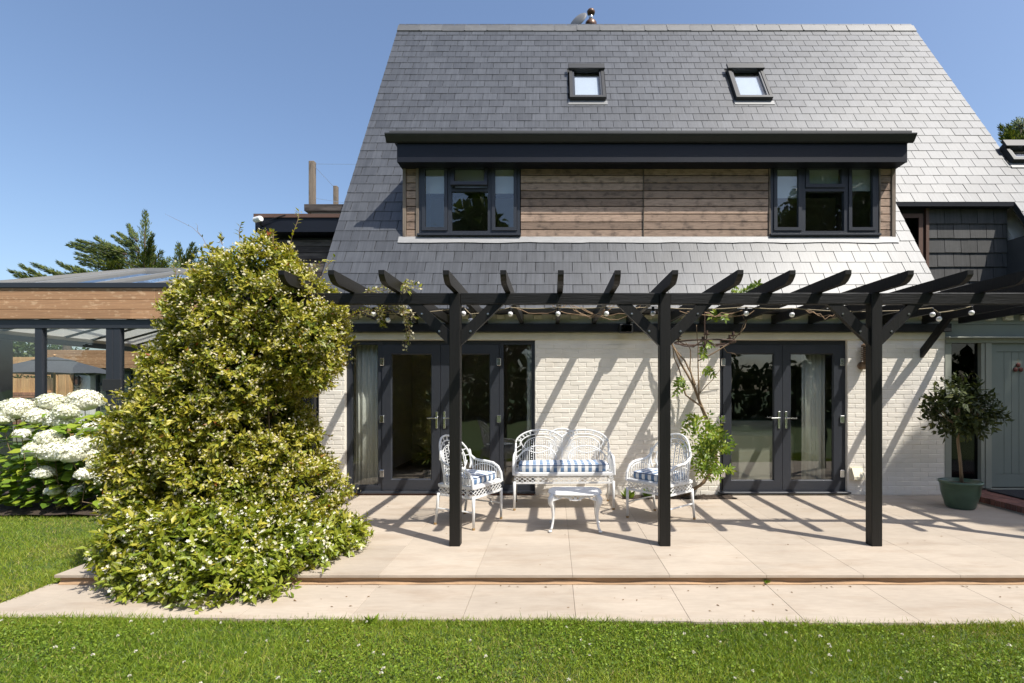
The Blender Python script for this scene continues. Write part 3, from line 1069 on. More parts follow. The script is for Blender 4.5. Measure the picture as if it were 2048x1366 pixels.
def slate_geo(b, x0, x1, u0, jx=0.0, jr=0.0, jt=0.0):
    """one slate as a thin tilted plate on the roof plane"""
    L = GAUGE + 0.05
    V = []
    for (t0, t1) in ((0.001, 0.006 + jt), (0.010, 0.0165 + jt)):
        for (x, u, t_) in ((x0, u0, t1), (x1, u0 + jr, t1), (x1, u0 + L, t0), (x0, u0 + L, t0)):
            V.append(Vector((x + jx, YE + u * CP, ZE + u * SP)) + NV * t_)
    b.add(V, [(3, 2, 1, 0), (4, 5, 6, 7), (0, 1, 5, 4), (1, 2, 6, 5), (2, 3, 7, 6), (3, 0, 4, 7)])


def seen(p):
    Y = YE + p[2] * CP
    x = 1107 + (p[0] + p[1]) / 2 * FPX / Y
    return x < 2060


slates = [s_ for s_ in slates]
order = sorted(range(len(slates)), key=lambda i: (not seen(slates[i]), slates[i][2]))
single = set(order[:300])
sme = None
restS = MB()
for i, (p, q, u0, full) in enumerate(slates):
    g = 0.0042
    jr, jt = random.uniform(-0.004, 0.004), random.uniform(-0.001, 0.003)
    if i in single:
        if full:
            if sme is None:
                mb = MB()
                slate_geo(mb, -SW / 2 + g, SW / 2 - g, 0.0)
                mb.v = [(v[0], v[1] - YE, v[2] - ZE) for v in mb.v]
                o = mb.build('slate', 'slate', roof)
                sme = o.data
            else:
                o = link('slate', sme, None, roof)
            o.location = ((p + q) / 2, YE + u0 * CP, ZE + u0 * SP)
            o.rotation_euler = (random.uniform(-0.010, 0.004), random.uniform(-0.006, 0.006), random.uniform(-0.008, 0.008))
        else:
            mb = MB()
            slate_geo(mb, p + g, q - g, u0, 0, jr, jt)
            mb.build('slate', 'slate', roof)
    else:
        slate_geo(restS, p + g, q - g, u0, 0, jr, jt)
o = restS.build('slate_courses', 'slate', roof)
o['kind'] = 'stuff'
# ridge tiles
nrt = 23
for i in range(nrt):
    xa = XV0 + (XV1 - XV0) * i / nrt
    xb = XV0 + (XV1 - XV0) * (i + 1) / nrt
    dz = random.uniform(-0.006, 0.006)
    pr = [(YR - 0.115, ZR - 0.135 + dz), (YR - 0.01, ZR + 0.055 + dz), (YR + 0.03, ZR + 0.055 + dz), (YR + 0.13, ZR - 0.135 + dz), (YR + 0.115, ZR - 0.145 + dz), (YR, ZR + 0.03 + dz), (YR - 0.10, ZR - 0.145 + dz)]
    MB().extrude_x(pr, xa + 0.004, xb - 0.004).build('ridge_tile', 'ridge', roof)
    pr2 = [(y + (-0.006 if y < YR else 0.006), z + 0.006) for y, z in pr]
    if i:
        MB().extrude_x(pr2, xa - 0.012, xa + 0.012).build('ridge_joint', 'ridge', roof)
# eaves gutter and brackets
gp_ = [(YE - 0.055 + 0.055 * math.cos(t), 2.655 + 0.055 * math.sin(t)) for t in [math.pi + math.pi * i / 8 for i in range(9)]]
gp_ += [(YE - 0.055 + 0.048 * math.cos(t), 2.655 + 0.048 * math.sin(t)) for t in [2 * math.pi - math.pi * i / 8 for i in range(9)]]
MB().extrude_x(gp_, -3.45, 5.62).build('gutter', 'black_plastic', house)
MB().box(-3.38, 5.6, YE - 0.0, YE + 0.02, 2.60, 2.69).build('eaves_board', 'fascia_dark', house)
MB().box(XC1, 9.5, YE - 0.0, YE + 0.02, 2.60, 2.69).build('eaves_board', 'fascia_dark', house)
MB().tube([(-3.36, YE - 0.05, 2.62), (-3.40, YE + 0.03, 2.5), (-3.45, YW - 0.05, 2.35), (-3.45, YW - 0.05, 0.02)], 0.034, 10).build('downpipe', 'black_plastic', house)

# ---- inset corner: slate-hung wall, brown window, dark roof over the porch
YH = 8.52
ih = MB().box(XC0 - 0.05, XC1 + 0.02, YH + 0.02, YH + 0.2, 2.5, 4.62)
ih.box(XC0 - 0.2, XC0 - 0.08, YE + 0.3, YH + 0.2, 2.5, 2.9)
hw = ih.build('hung_wall', 'underlay', house)
for r in range(8):
    z1_ = 4.52 - r * 0.238
    for k in range(7):
        xa = 6.235 + (k - (0.45 if r % 2 else 0)) * 0.272
        a, b_ = max(xa, 6.235), min(xa + 0.272, XC1)
        if b_ - a < 0.03:
            continue
        mb = MB()
        zlo = z1_ - 0.238 + random.uniform(-0.004, 0.004)
        mb.add([(a + 0.0045, YH - 0.012, zlo), (b_ - 0.0045, YH - 0.012, zlo), (b_ - 0.0045, YH + 0.008, z1_ + 0.02), (a + 0.0045, YH + 0.008, z1_ + 0.02),
                (a + 0.0045, YH - 0.004, zlo), (b_ - 0.0045, YH - 0.004, zlo), (b_ - 0.0045, YH + 0.016, z1_ + 0.02), (a + 0.0045, YH + 0.016, z1_ + 0.02)],
               [(0, 1, 2, 3), (7, 6, 5, 4), (0, 4, 5, 1), (1, 5, 6, 2), (2, 6, 7, 3), (3, 7, 4, 0)])
        mb.build('hung_slate', 'slate_hung', hw)
MB().box(6.18, 6.23, YH - 0.03, YH + 0.02, 2.75, 4.53).build('corner_trim', 'brown_trim', house)
bwn = framed(MB(), 5.66, 6.14, 3.0, 4.45, 0.07, YH - 0.015, YH + 0.02).build('inset_window', 'brown_trim', house)
MB().box(5.73, 6.07, YH + 0.005, YH + 0.012, 3.07, 4.38).build('pane', 'glass_dark', bwn)
MB().box(XC1, XC1 + 0.05, YE + 0.35, YH + 0.1, 2.7, 4.0).build('inset_cheek', 'slate_hung', house)
# soffit under upper roof edge
MB().box(XC0, XC1, YC - 0.02, YH + 0.02, 4.53, 4.60).build('soffit', 'fascia_dark', house)
MB().box(XC0 + 0.02, XC1 + 0.1, YE - 0.03, YH, 2.63, 2.72).build('porch_roof', 'fascia_dark', house)
# right slope has solid ground under its lower part
MB().box(7.7, 10.9, YW + 0.31, 11.9, 0.0, 2.55).build('wing_wall', 'wall_paint', house)

# ---- dormer
mat('roof_grey_dark', (0.07, 0.07, 0.068), 0.5)
sc_ = 128.5
dm = MB()
# side cheeks down to the roof and boxed top
for xc in (DX0, DX1 - 0.05):
    pr = [(YD + 0.03, rz(YD) + 0.02), (YDB + 0.3, rz(YDB + 0.3) - 0.05), (YDB + 0.3, 5.2), (YD + 0.03, 5.2)]
    dm.extrude_x([(YD + 0.03, rz(YD + 0.03) - 0.05), (YDB - 0.02, 5.30), (YD + 0.03, 5.30)], xc, xc + 0.05)
dm.box(DX0, DX1, YD + 0.03, YDB + 0.05, 5.12, 5.20)
dormer = dm.build('dormer', 'cedar_grey', house)
# room inside the dormer
dr = MB()
dr.add([(DX0 + 0.05, YD + 1.6, 3.4), (DX1 - 0.05, YD + 1.6, 3.4), (DX1 - 0.05, YD + 1.6, 5.1), (DX0 + 0.05, YD + 1.6, 5.1)], [(0, 1, 2, 3)])
dr.add([(DX0 + 0.05, YD + 0.12, 3.4), (DX1 - 0.05, YD + 0.12, 3.4), (DX1 - 0.05, YD + 1.6, 3.4), (DX0 + 0.05, YD + 1.6, 3.4)], [(0, 1, 2, 3)])
dr.box(0.2, 0.3, YD + 0.13, YD + 1.59, 3.41, 5.1)
dr.build('dormer_room', 'room_wall', house)
# backing wall between the windows
W1 = (-2.094, -0.521)
W2 = (3.378, 5.058)
ZB = 3.895                         # foot of the dormer wall
bk = MB()
bk.box(DX0 + 0.05, W1[0], YD + 0.032, YD + 0.11, ZB, 5.11)
bk.box(W1[1], W2[0], YD + 0.032, YD + 0.11, ZB, 5.11)
bk.box(W2[1], DX1 - 0.05, YD + 0.032, YD + 0.11, ZB, 5.11)
bk.box(DX0 + 0.05, DX1 - 0.05, YD + 0.032, YD + 0.11, 3.6, ZB - 0.002)
bk.build('dormer_backing', 'underlay', house)
BD = 0.1215
for (xa, xb) in ((DX0 + 0.055, W1[0] - 0.05), (W1[1] + 0.012, 1.394), (1.410, W2[0] - 0.03), (W2[1] + 0.03, DX1 - 0.065)):
    for r in range(10):
        z0_ = ZB + 0.006 + r * BD
        z1_ = min(z0_ + BD - 0.013, 5.10)
        dd = random.uniform(-0.002, 0.002)
        bo = MB().cbox(xa, xb, YD + 0.006 + dd, YD + 0.030, z0_, z1_, 0.003).build('board', 'cedar', dormer)
for (xa, xb) in ((DX0, DX0 + 0.05), (W1[0] - 0.046, W1[0] - 0.002), (1.396, 1.408), (W2[0] - 0.026, W2[0] - 0.006), (W2[1] + 0.006, W2[1] + 0.027), (DX1 - 0.06, DX1)):
    MB().cbox(xa, xb, YD - 0.014, YD + 0.031, ZB - 0.01, 5.10, 0.003).build('trim', 'cedar_post', dormer)


def tri_window(W, open_fan):
    x0, x1 = W
    z0, z1 = ZB + 0.055, 5.06
    ya, yb = YD - 0.002, YD + 0.075
    f_ = 0.045
    b = MB()
    framed(b, x0, x1, z0, z1, f_, ya, yb)
    w = x1 - x0
    ma, mb_ = x0 + w * 0.305, x0 + w * 0.70
    b.box(ma - 0.03, ma + 0.03, ya, yb, z0 + f_, z1 - f_)
    b.box(mb_ - 0.03, mb_ + 0.03, ya, yb, z0 + f_, z1 - f_)
    zm = z1 - 0.42
    b.box(ma + 0.03, mb_ - 0.03, ya, yb, zm - 0.03, zm + 0.03)
    wo_ = b.build('window', 'anthracite', house)
    for (a, c) in ((x0 + f_ + 0.004, ma - 0.034), (mb_ + 0.034, x1 - f_ - 0.004)):
        framed(MB(), a, c, z0 + f_ + 0.004, z1 - f_ - 0.004, 0.05, ya - 0.018, ya + 0.04).build('sash', 'anthracite', wo_)
        pane(a + 0.048, c - 0.048, z0 + f_ + 0.052, z1 - f_ - 0.052, ya + 0.01, wo_, 'glass')
    pane(ma + 0.028, mb_ - 0.028, z0 + f_ - 0.002, zm - 0.028, ya + 0.03, wo_, 'glass')
    sash = framed(MB(), ma + 0.028, mb_ - 0.028, zm + 0.026, z1 - f_ - 0.002, 0.055, -0.02, 0.035)
    gl = MB().box(ma + 0.08, mb_ - 0.08, 0.004, 0.010, zm + 0.08, z1 - f_ - 0.056)
    ang = R(13) if open_fan else 0
    hinge = Vector((0, ya, z1 - f_))
    Mx = Matrix.Translation(hinge) @ Matrix.Rotation(-ang, 4, 'X') @ Matrix.Translation(Vector((0, 0, -(z1 - f_))))
    xform(sash, Mx)
    xform(gl, Mx)
    sash.build('sash', 'anthracite', wo_)
    gl.build('pane', 'glass', wo_)
    MB().cbox(x0 - 0.02, x1 + 0.015, YD - 0.055, YD + 0.03, ZB + 0.018, ZB + 0.052, 0.004).build('window_sill', 'anthracite', wo_)
    return wo_


tri_window(W1, True)
tri_window(W2, False)
# roller blinds behind the dormer windows
for (xa, xb, zt_) in ((W1[0] + 0.06, W1[0] + 0.44, 4.62), (W1[0] + 0.54, W1[0] + 1.05, 4.66), (W1[1] - 0.42, W1[1] - 0.06, 4.62), (W2[0] + 0.06, W2[0] + 0.47, 4.55), (W2[0] + 0.56, W2[0] + 1.12, 4.65), (W2[1] - 0.45, W2[1] - 0.06, 4.66)):
    MB().box(xa, xb, YD + 0.115, YD + 0.119, zt_, 5.03).build('window_blind', 'blind', house)
# lead apron along the foot of the dormer
n = 60
V, F = [], []
for i in range(n + 1):
    x = DX0 - 0.06 + (DX1 - DX0 + 0.08) * i / n
    dip = 0.003 * math.sin(i * 0.7) + 0.005 * random.random()
    up = Vector((x, YD - 0.004, ZB + 0.008))
    lo_y = YD - 0.05 - dip
    V += [(x, YD - 0.003, ZB + 0.012), (x, YD - 0.012, rz(YD) + 0.032), tuple(Vector((x, lo_y, rz(lo_y))) + NV * 0.026)]
for i in range(n):
    for k in range(2):
        F.append((3 * i + k, 3 * i + 3 + k, 3 * i + 4 + k, 3 * i + 1 + k))
ap = MB().add(V, F)
ap.build('lead_apron', 'lead', house)
# fascia, soffit, gutter of the dormer
FX0, FX1 = -2.36, 5.335
YFA = YD - 0.25
MB().cbox(FX0, FX1, YFA, YFA + 0.025, 4.955, 5.27, 0.003).build('dormer_fascia', 'fascia_dark', house)
MB().box(FX0, FX1, YFA + 0.026, YD + 0.03, 4.962, 4.985).build('dormer_soffit', 'fascia_dark', house)
for (xa, xb) in ((FX0, FX0 + 0.02), (FX1 - 0.02, FX1)):
    MB().box(xa, xb, YFA + 0.026, YDB - 0.1, 4.99, 5.27).build('dormer_side_board', 'fascia_dark', house)
MB().box(FX0 - 0.06, FX1 + 0.06, YFA - 0.02, YDB + 0.1, 5.275, 5.33).build('dormer_deck', 'gutter', house)
MB().box(FX0 - 0.02, FX1 + 0.02, YFA - 0.005, YDB + 0.08, 5.335, 5.40).build('dormer_roof_edge', 'lead', house)
og = [(YFA - 0.022, 5.345), (YFA - 0.115, 5.345), (YFA - 0.115, 5.33), (YFA - 0.10, 5.305), (YFA - 0.07, 5.27), (YFA - 0.05, 5.245), (YFA - 0.022, 5.235)]
MB().extrude_x(og, FX0 - 0.15, FX1 + 0.07).build('dormer_gutter', 'gutter', house)
MB().cbox(FX0 - 0.10, FX1 + 0.03, YFA - 0.06, YFA - 0.024, 5.348, 5.405, 0.004).build('dormer_roof_lip', 'roof_grey_dark', house)

# ---- roof windows
for (a, b_, ya, yb) in SKY_W:
    L = (yb - ya) / CP
    w = b_ - a
    sw = MB()
    e = 0.058
    sw.box(0, e, 0, L, 0, 0.10)
    sw.box(w - e, w, 0, L, 0, 0.10)
    sw.box(e, w - e, 0, e, 0, 0.10)
    sw.box(e, w - e, L - e, L, 0, 0.10)
    fl = MB().box(-0.03, w + 0.03, -0.12, -0.002, 0.0, 0.026)
    hd = MB().cbox(-0.02, w + 0.02, L - 0.12, L + 0.05, 0.103, 0.145, 0.006)
    sl = framed_ = MB()
    for (xa, xb, yy0, yy1) in ((e + 0.002, e + 0.034, e + 0.002, L - e - 0.002), (w - e - 0.034, w - e - 0.002, e + 0.002, L - e - 0.002), (e + 0.034, w - e - 0.034, e + 0.002, e + 0.034), (e + 0.034, w - e - 0.034, L - e - 0.034, L - e - 0.002)):
        sl.box(xa, xb, yy0, yy1, 0.03, 0.085)
    gl = MB().box(e + 0.032, w - e - 0.032, e + 0.032, L - e - 0.032, 0.055, 0.061)
    bl = MB().box(e + 0.05, w - e - 0.06, e + 0.06, L - e - 0.16, 0.004, 0.008)
    bx = MB().box(0.0, w, 0.0, L, -0.05, -0.045)
    M4 = Matrix.Translation(Vector((a, ya, rz(ya)))) @ Matrix.Rotation(PA, 4, 'X')
    # local y runs up the slope, local z along the normal
    for q in (sw, fl, hd, sl, gl, bl, bx):
        xform(q, M4)
    so = sw.build('roof_window', 'gutter', house)
    fl.build('flashing', 'roof_grey', so)
    hd.build('hood', 'gutter', so)
    sl.build('sash', 'anthracite', so)
    gl.build('pane', 'glass_sky', so)
    bl.build('window_blind', 'blind', so)
    bx.build('shaft', 'room_wall', so)

# ---- left two storey annex with flat roof
annex = thing('annex', 'dark timber clad flat roofed annex behind the left gable', 'building', (-4.5, 10.0, 0))
YA = 9.4
ab = MB().box(-5.21, -3.46, YA + 0.03, YA + 3.2, -0.1, 4.32)
an = ab.build('wall', 'underlay', annex)
for r in range(22):
    z0_ = 1.60 + r * 0.122
    if z0_ + 0.11 < 4.33:
        MB().cbox(-5.188, -3.45, YA, YA + 0.026, z0_, z0_ + 0.114, 0.003).build('board', 'cedar_grey', an)
MB().box(-5.24, -5.19, YA - 0.012, YA + 0.03, 0, 4.33).build('corner_trim', 'cedar_post', annex)
MB().box(-5.36, -3.44, YA - 0.20, YA + 3.4, 4.36, 4.61).build('fascia', 'fascia_dark', annex)
MB().box(-5.38, -3.44, YA - 0.22, YA + 3.42, 4.614, 4.68).build('roof_edge', 'brown_trim', annex)
MB().box(-5.35, -3.5, YA - 0.1, YA + 3.3, 4.683, 4.70).build('roof', 'lead', annex)
MB().box(-5.25, -3.5, YA + 1.7, YA + 2.8, 4.705, 5.36).build('upstand', 'lead', annex)
MB().cbox(-5.36, -3.5, YA + 1.6, YA + 2.9, 5.365, 5.51, 0.004).build('kerb', 'cedar_grey', annex)
YPO = YA + 2.2
def ax(px, Y):
    return (px - 1107) * Y / FPX
def az(py, Y):
    return CAM_Z + (778 - py) * Y / FPX
p1 = MB().cbox(ax(617, YPO), ax(628, YPO), YPO, YPO + 0.11, 5.513, az(321, YPO), 0.008).build('timber_post', 'cedar_post')
tag(p1, 'tall weathered timber post on the annex roof', 'post', 'timber posts on the annex roof')
YP2 = YA + 2.7
p2 = MB().cbox(ax(666, YP2), ax(674, YP2), YP2, YP2 + 0.1, 5.513, az(371, YP2), 0.008).build('timber_post', 'cedar_post')
tag(p2, 'short weathered timber post on the annex roof beside the main roof', 'post', 'timber posts on the annex roof')
wr = MB().tube([(ax(628, YPO), YPO + 0.05, az(326, YPO)), (ax(760, YPO), YPO + 0.05, az(327, YPO))], 0.004, 4)
wr.tube([(ax(629, YPO), YPO + 0.05, az(333, YPO)), (ax(664, YP2), YP2 + 0.05, az(370, YP2))], 0.004, 4)
wr.tube([(ax(629, YPO), YPO + 0.05, az(395, YPO)), (ax(700, YPO), YPO + 0.05, az(406, YPO))], 0.004, 4)
tag(wr.build('fence_wire', 'steel'), 'thin wires strung from the timber posts on the annex roof', 'wire')
# security camera
YCM = YA - 0.22
cc = thing('security_camera', 'small white bullet camera on the corner of the annex fascia', 'camera', (ax(520, YCM), YCM, az(440, YCM)))
cx, cz = ax(521, YCM), az(442, YCM)
M4 = Matrix.Translation(Vector((cx, YCM - 0.09, cz))) @ Matrix.Rotation(R(62), 4, 'Z') @ Matrix.Rotation(R(-8), 4, 'Y')
xform(MB().lathe([(0.001, -0.10), (0.045, -0.10), (0.05, -0.07), (0.05, 0.07), (0.03, 0.09), (0.001, 0.09)], n=14, axis='y'), M4).build('body', 'white_plastic', cc, smooth=False)
xform(MB().lathe([(0.001, 0.091), (0.026, 0.091), (0.026, 0.095), (0.001, 0.095)], n=12, axis='y'), M4).build('lens', 'black_plastic', cc)
MB().tube([(cx + 0.03, YCM - 0.06, cz - 0.02), (cx + 0.02, YCM - 0.03, cz - 0.07), (cx + 0.02, YCM + 0.02, cz - 0.08)], 0.018, 8).build('bracket', 'black_plastic', cc)
MB().tube([(cx + 0.06, YCM - 0.004, cz - 0.03), (cx + 0.25, YCM - 0.004, cz + 0.05), (cx + 0.45, YCM - 0.004, cz + 0.11)], 0.006, 5).build('cable', 'black_plastic', cc)

# flue and satellite dish behind the ridge
YFL = 11.75
fx = ax(1182, YFL)
fl_ = thing('flue_pipe', 'short steel flue pipe with round cowl behind the ridge', 'flue', (fx, YFL, az(60, YFL)))
zb, zt2 = az(60, YFL), az(27, YFL)
MB().lathe([(0.001, 0), (0.15, 0), (0.13, 0.16), (0.075, 0.22), (0.001, 0.22)], (fx, YFL, zb), 16).build('flashing', 'copper_brown', fl_, smooth=True)
MB().lathe([(0.05, 0.2), (0.05, zt2 - zb)], (fx, YFL, zb), 14).build('pipe', 'steel', fl_, smooth=True)
MB().lathe([(0.03, zt2 - zb - 0.04), (0.085, zt2 - zb - 0.01), (0.095, zt2 - zb + 0.04), (0.07, zt2 - zb + 0.08), (0.001, zt2 - zb + 0.085)], (fx, YFL, zb), 16).build('cowl', 'copper_brown', fl_, smooth=True)
YDI = 11.62
ds = thing('satellite_dish', 'dark grey satellite dish half hidden behind the ridge', 'dish', (ax(1160, YDI), YDI, az(52, YDI)))
M4 = Matrix.Translation(Vector((ax(1155, YDI), YDI, az(41, YDI)))) @ Matrix.Rotation(R(-40), 4, 'Z') @ Matrix.Rotation(R(-25), 4, 'X')
xform(MB().lathe([(0.001, -0.05), (0.12, -0.035), (0.20, -0.01), (0.235, 0.015), (0.237, 0.022), (0.20, 0.0), (0.12, -0.025), (0.001, -0.04)], n=24, axis='y'), M4).build('reflector', 'dish_grey', ds, smooth=True)
MB().tube([(ax(1155, YDI), YDI, az(41, YDI)), (ax(1160, YDI), YDI + 0.1, az(75, YDI))], 0.02, 8).build('mount', 'steel', ds)
# ------------------------------------------------------------------ pergola
perg = thing('pergola', 'black timber pergola standing over the terrace along the house', 'pergola', (1.1, 5.0, 0))
PYF = 4.99
PW = 0.105
ZBB, ZBT = 2.366, 2.476
POSTS = [-3.02, -0.964, 1.09, 3.155, 5.215]
for px in POSTS:
    MB().cbox(px - PW / 2, px + PW / 2, PYF, PYF + PW, 0.0, ZBT - 0.003, 0.005).build('post', 'black_timber_z', perg)
# beam in lengths between the posts, set slightly behind the post faces
bx = [-3.30] + POSTS + [6.6]
for i in range(len(bx) - 1):
    xa = bx[i] + (PW / 2 + 0.0005 if i else 0)
    xb = bx[i + 1] - (PW / 2 + 0.0005 if i < len(bx) - 2 else 0)
    MB().cbox(xa, xb, PYF + 0.014, PYF + 0.085, ZBB, ZBT, 0.005).build('beam', 'black_timber', perg)
# curved knee braces left and right of every post
for px in POSTS:
    for sg in (-1, 1):
        x0 = px + sg * (PW / 2 - 0.004)
        V, F = [], []
        L = 0.42
        n = 8
        pts_in, pts_out = [], []
        # straight brace at 45 degrees with ends cut to the post and the beam
        za, zb_ = 1.955, 2.10
        poly = [(0, za), (0, zb_), (L - 0.145, ZBB), (L, ZBB)]
        yy0, yy1 = PYF + 0.022, PYF + 0.078
        V = [(x0 + sg * a, yy0, z) for a, z in poly] + [(x0 + sg * a, yy1, z) for a, z in poly]
        F = [(3, 2, 1, 0), (4, 5, 6, 7)] + [(i, (i + 1) % 4, 4 + (i + 1) % 4, 4 + i) for i in range(4)]
        if sg < 0:
            F = [tuple(reversed(f)) for f in F]
        MB().add(V, F).build('brace', 'black_timber_z', perg)
for px in POSTS:
    for sg in (-1, 1):
        for (dx_, dz_) in ((0.10, 2.10), (0.27, 2.27)):
            MB().lathe([(0.001, -0.006), (0.011, -0.005), (0.011, 0.0), (0.001, 0.0)], (px + sg * (PW / 2 + dx_), PYF + 0.0215, dz_), 8, 'y').build('bolt', 'steel', perg)
RAFT = [-2.415, -1.973, -1.522, -0.96, -0.451, 0.062, 0.575, 1.075, 1.646, 2.123, 2.614, 3.167, 3.694, 4.20, 4.73, 5.33, 5.86]
ZRT = 2.588
for i, x in enumerate(RAFT):
    dy = random.uniform(-0.012, 0.012)
    yt = 4.53 + dy
    zb_ = ZBT + 0.003
    prof = [(yt, ZRT), (yt, ZRT - 0.038), (yt + 0.012, ZRT - 0.055), (yt + 0.05, ZRT - 0.088), (yt + 0.085, ZRT - 0.102), (yt + 0.11, zb_), (7.38, zb_), (7.38, ZRT)]
    sk = random.uniform(-0.006, 0.006)
    mb = MB().extrude_x(list(reversed(prof)), x - 0.0265, x + 0.0265)
    mb.v = [(v[0] + sk * (v[1] - 6), v[1], v[2]) for v in mb.v]
    mb.build('rafter', 'black_timber_z', perg)
MB().cbox(-3.0, 5.70, YW - 0.095, YW - 0.024, 2.357, 2.475, 0.004).build('ledger', 'black_timber', perg)
# wall brace in the plane of the last rafter
xb_ = 5.33
poly = [(YW - 0.008, 1.99), (YW - 0.008, 2.115), (YW - 0.42, 2.476), (YW - 0.55, 2.476)]
MB().extrude_x(poly, xb_ - 0.025, xb_ + 0.025).build('brace', 'black_timber_z', perg)
# small floodlight box on the ledger
fb = thing('floodlight', 'small black floodlight box fixed to the pergola ledger near the middle post', 'floodlight', (1.0, 7.25, 2.36))
MB().cbox(0.93, 1.12, 7.20, 7.32, 2.33, 2.45, 0.01).build('housing', 'black_plastic', fb)
MB().cbox(0.95, 1.10, 7.185, 7.199, 2.345, 2.435, 0.003).build('lens', 'glass_dark', fb)

# ------------------------------------------------------------------ string of bulbs
sl_ = thing('string_lights', 'string of round white bulbs hanging under the pergola beam', 'string lights', (1.1, 5.2, 2.3))
BUL = [(747, 628), (776, 640), (927, 627), (941, 641), (1020.6, 628), (1116, 627.6), (1213, 627), (1306, 626.5), (1492.6, 627), (1584, 629.5), (1865, 629), (1878, 638), (1943, 625.5)]
YB = 5.17
cab = []
for (u, v) in BUL:
    x, z = (u - 1107) * YB / FPX, CAM_Z + (778 - v) * YB / FPX
    bo = MB().ball((x, YB, z), 0.026, 14).build('bulb', 'bulb', sl_, smooth=True)
    MB().lathe([(0.001, 0.02), (0.014, 0.02), (0.014, 0.06), (0.006, 0.068), (0.001, 0.068)], (x, YB, z), 10).build('bulb_cap', 'black_plastic', bo)
    cab.append((x, z + 0.065))
cab.sort()
pth = []
for (a, b) in zip(cab[:-1], cab[1:]):
    for t in (0, 0.25, 0.5, 0.75):
        pth.append((a[0] + (b[0] - a[0]) * t, YB, a[1] + (b[1] - a[1]) * t - 0.10 * (b[0] - a[0]) * t * (1 - t)))
pth.append((cab[-1][0], YB, cab[-1][1]))
MB().tube(pth, 0.005, 5).build('cable', 'cable', sl_)

# ------------------------------------------------------------------ white cast metal furniture


def rod(b, p, q, r=0.006, n=5):
    b.tube([p, q], r, n, cap=False)


def arc(cx, cz, rx, rz_, a0, a1, n=14):
    return [(cx + rx * math.cos(R(a0 + (a1 - a0) * i / n)), cz + rz_ * math.sin(R(a0 + (a1 - a0) * i / n))) for i in range(n + 1)]


def lattice(b, mp, L, H, cell, r=0.0045):
    """diamond lattice in a strip of length L and height H; mp maps (s,h) to space"""
    n = max(1, round(L / cell))
    st = L / n
    for lvl in range(2):
        for i in range(n):
            s0, s1 = i * st, (i + 1) * st
            h0, h1 = lvl * H / 2, (lvl + 1) * H / 2
            rod(b, mp(s0, h0), mp(s1, h1), r, 4)
            rod(b, mp(s0, h1), mp(s1, h0), r, 4)


def settee_back(bk, bp, hw, zs):
    """three lobed fretwork back of the settee"""
    def path(pts, r, n=5):
        bk.tube([bp(max(-hw, min(hw, x)), z) for x, z in pts], r, n)
    for sx in (-1, 1):
        # outer lobe: big quarter sweep from the stile over the top to the middle lobe
        out = [(sx * x, z) for x, z in arc(-0.30, 0.79, 0.335, 0.185, 172, 28, 18)]
        path(out, 0.0125, 6)
        inn = [(sx * x, z) for x, z in arc(-0.30, 0.775, 0.275, 0.145, 178, 20, 18)]
        path(inn, 0.008)
        in2 = [(sx * x, z) for x, z in arc(-0.30, 0.755, 0.215, 0.125, 180, 0, 16)]
        path(in2, 0.007)
        for k in range(1, 13):
            a = R(172 - 144 * k / 13)
            p = (sx * (-0.30 + 0.335 * math.cos(a)), 0.79 + 0.185 * math.sin(a))
            q = (sx * (-0.30 + 0.275 * math.cos(a)), 0.775 + 0.145 * math.sin(a))
            rod(bk, bp(*p), bp(*q), 0.006, 4)
            if k % 2:
                bk.ball(bp((p[0] + q[0]) / 2, (p[1] + q[1]) / 2), 0.014, 6, (1, 0.5, 1))
        # crossing lens shapes low down
        path([(sx * x, z) for x, z in arc(-0.33, 0.60, 0.25, 0.16, 0, 180, 16)], 0.008)
        path([(sx * x, z) for x, z in arc(-0.33, 0.60, 0.25, 0.07, 180, 360, 16)], 0.008)
        path([(sx * x, z) for x, z in arc(-0.40, 0.52, 0.23, 0.20, 90, 180, 10)], 0.007)
        path([(sx * x, z) for x, z in arc(-0.33, 0.86, 0.24, 0.19, 180, 360, 16)], 0.007)
        for k in range(15):
            x = -0.535 + 0.41 * k / 14
            u = (x + 0.33) / 0.25
            h = math.sqrt(max(0.0, 1 - min(1, u * u)))
            z0, z1 = 0.60 - 0.065 * h, 0.66 + 0.20 * h
            if k % 3 == 1 and 3 < k < 12:
                for j in range(9):
                    bk.ball(bp(sx * x, z0 + (z1 - z0) * (j + 0.5) / 9), 0.010, 5)
            else:
                rod(bk, bp(sx * x, z0), bp(sx * x, z1), 0.0058, 4)
        # side lattice near the stile
        for k in range(4):
            rod(bk, bp(sx * (hw - 0.012), 0.56 + k * 0.06), bp(sx * (hw - 0.075), 0.60 + k * 0.06), 0.006, 4)
    # middle lobe and nested chevrons
    path(arc(0, 0.84, 0.20, 0.15, 150, 30, 14), 0.0125, 6)
    path(arc(0, 0.83, 0.175, 0.11, 160, 20, 14), 0.008)
    for k in range(7):
        a = R(144 - 108 * k / 6)
        rod(bk, bp(0.20 * math.cos(a), 0.84 + 0.15 * math.sin(a)), bp(0.175 * math.cos(a), 0.83 + 0.11 * math.sin(a)), 0.006, 4)
    zc = 0.72
    for j in range(9):
        f = 0.14 + j * 0.108
        w_, h_ = 0.185 * f, 0.20 * f
        path([(-w_, zc - h_ * 0.42), (0, zc - h_), (w_, zc - h_ * 0.42), (w_, zc + h_ * 0.42), (0, zc + h_), (-w_, zc + h_ * 0.42), (-w_, zc - h_ * 0.42)], 0.0056, 4)
    rod(bk, bp(0, 0.51), bp(0, 0.96), 0.007)
    for sx in (-1, 1):
        rod(bk, bp(sx * 0.185, zc - 0.085), bp(-sx * 0.185, zc + 0.085), 0.006, 4)


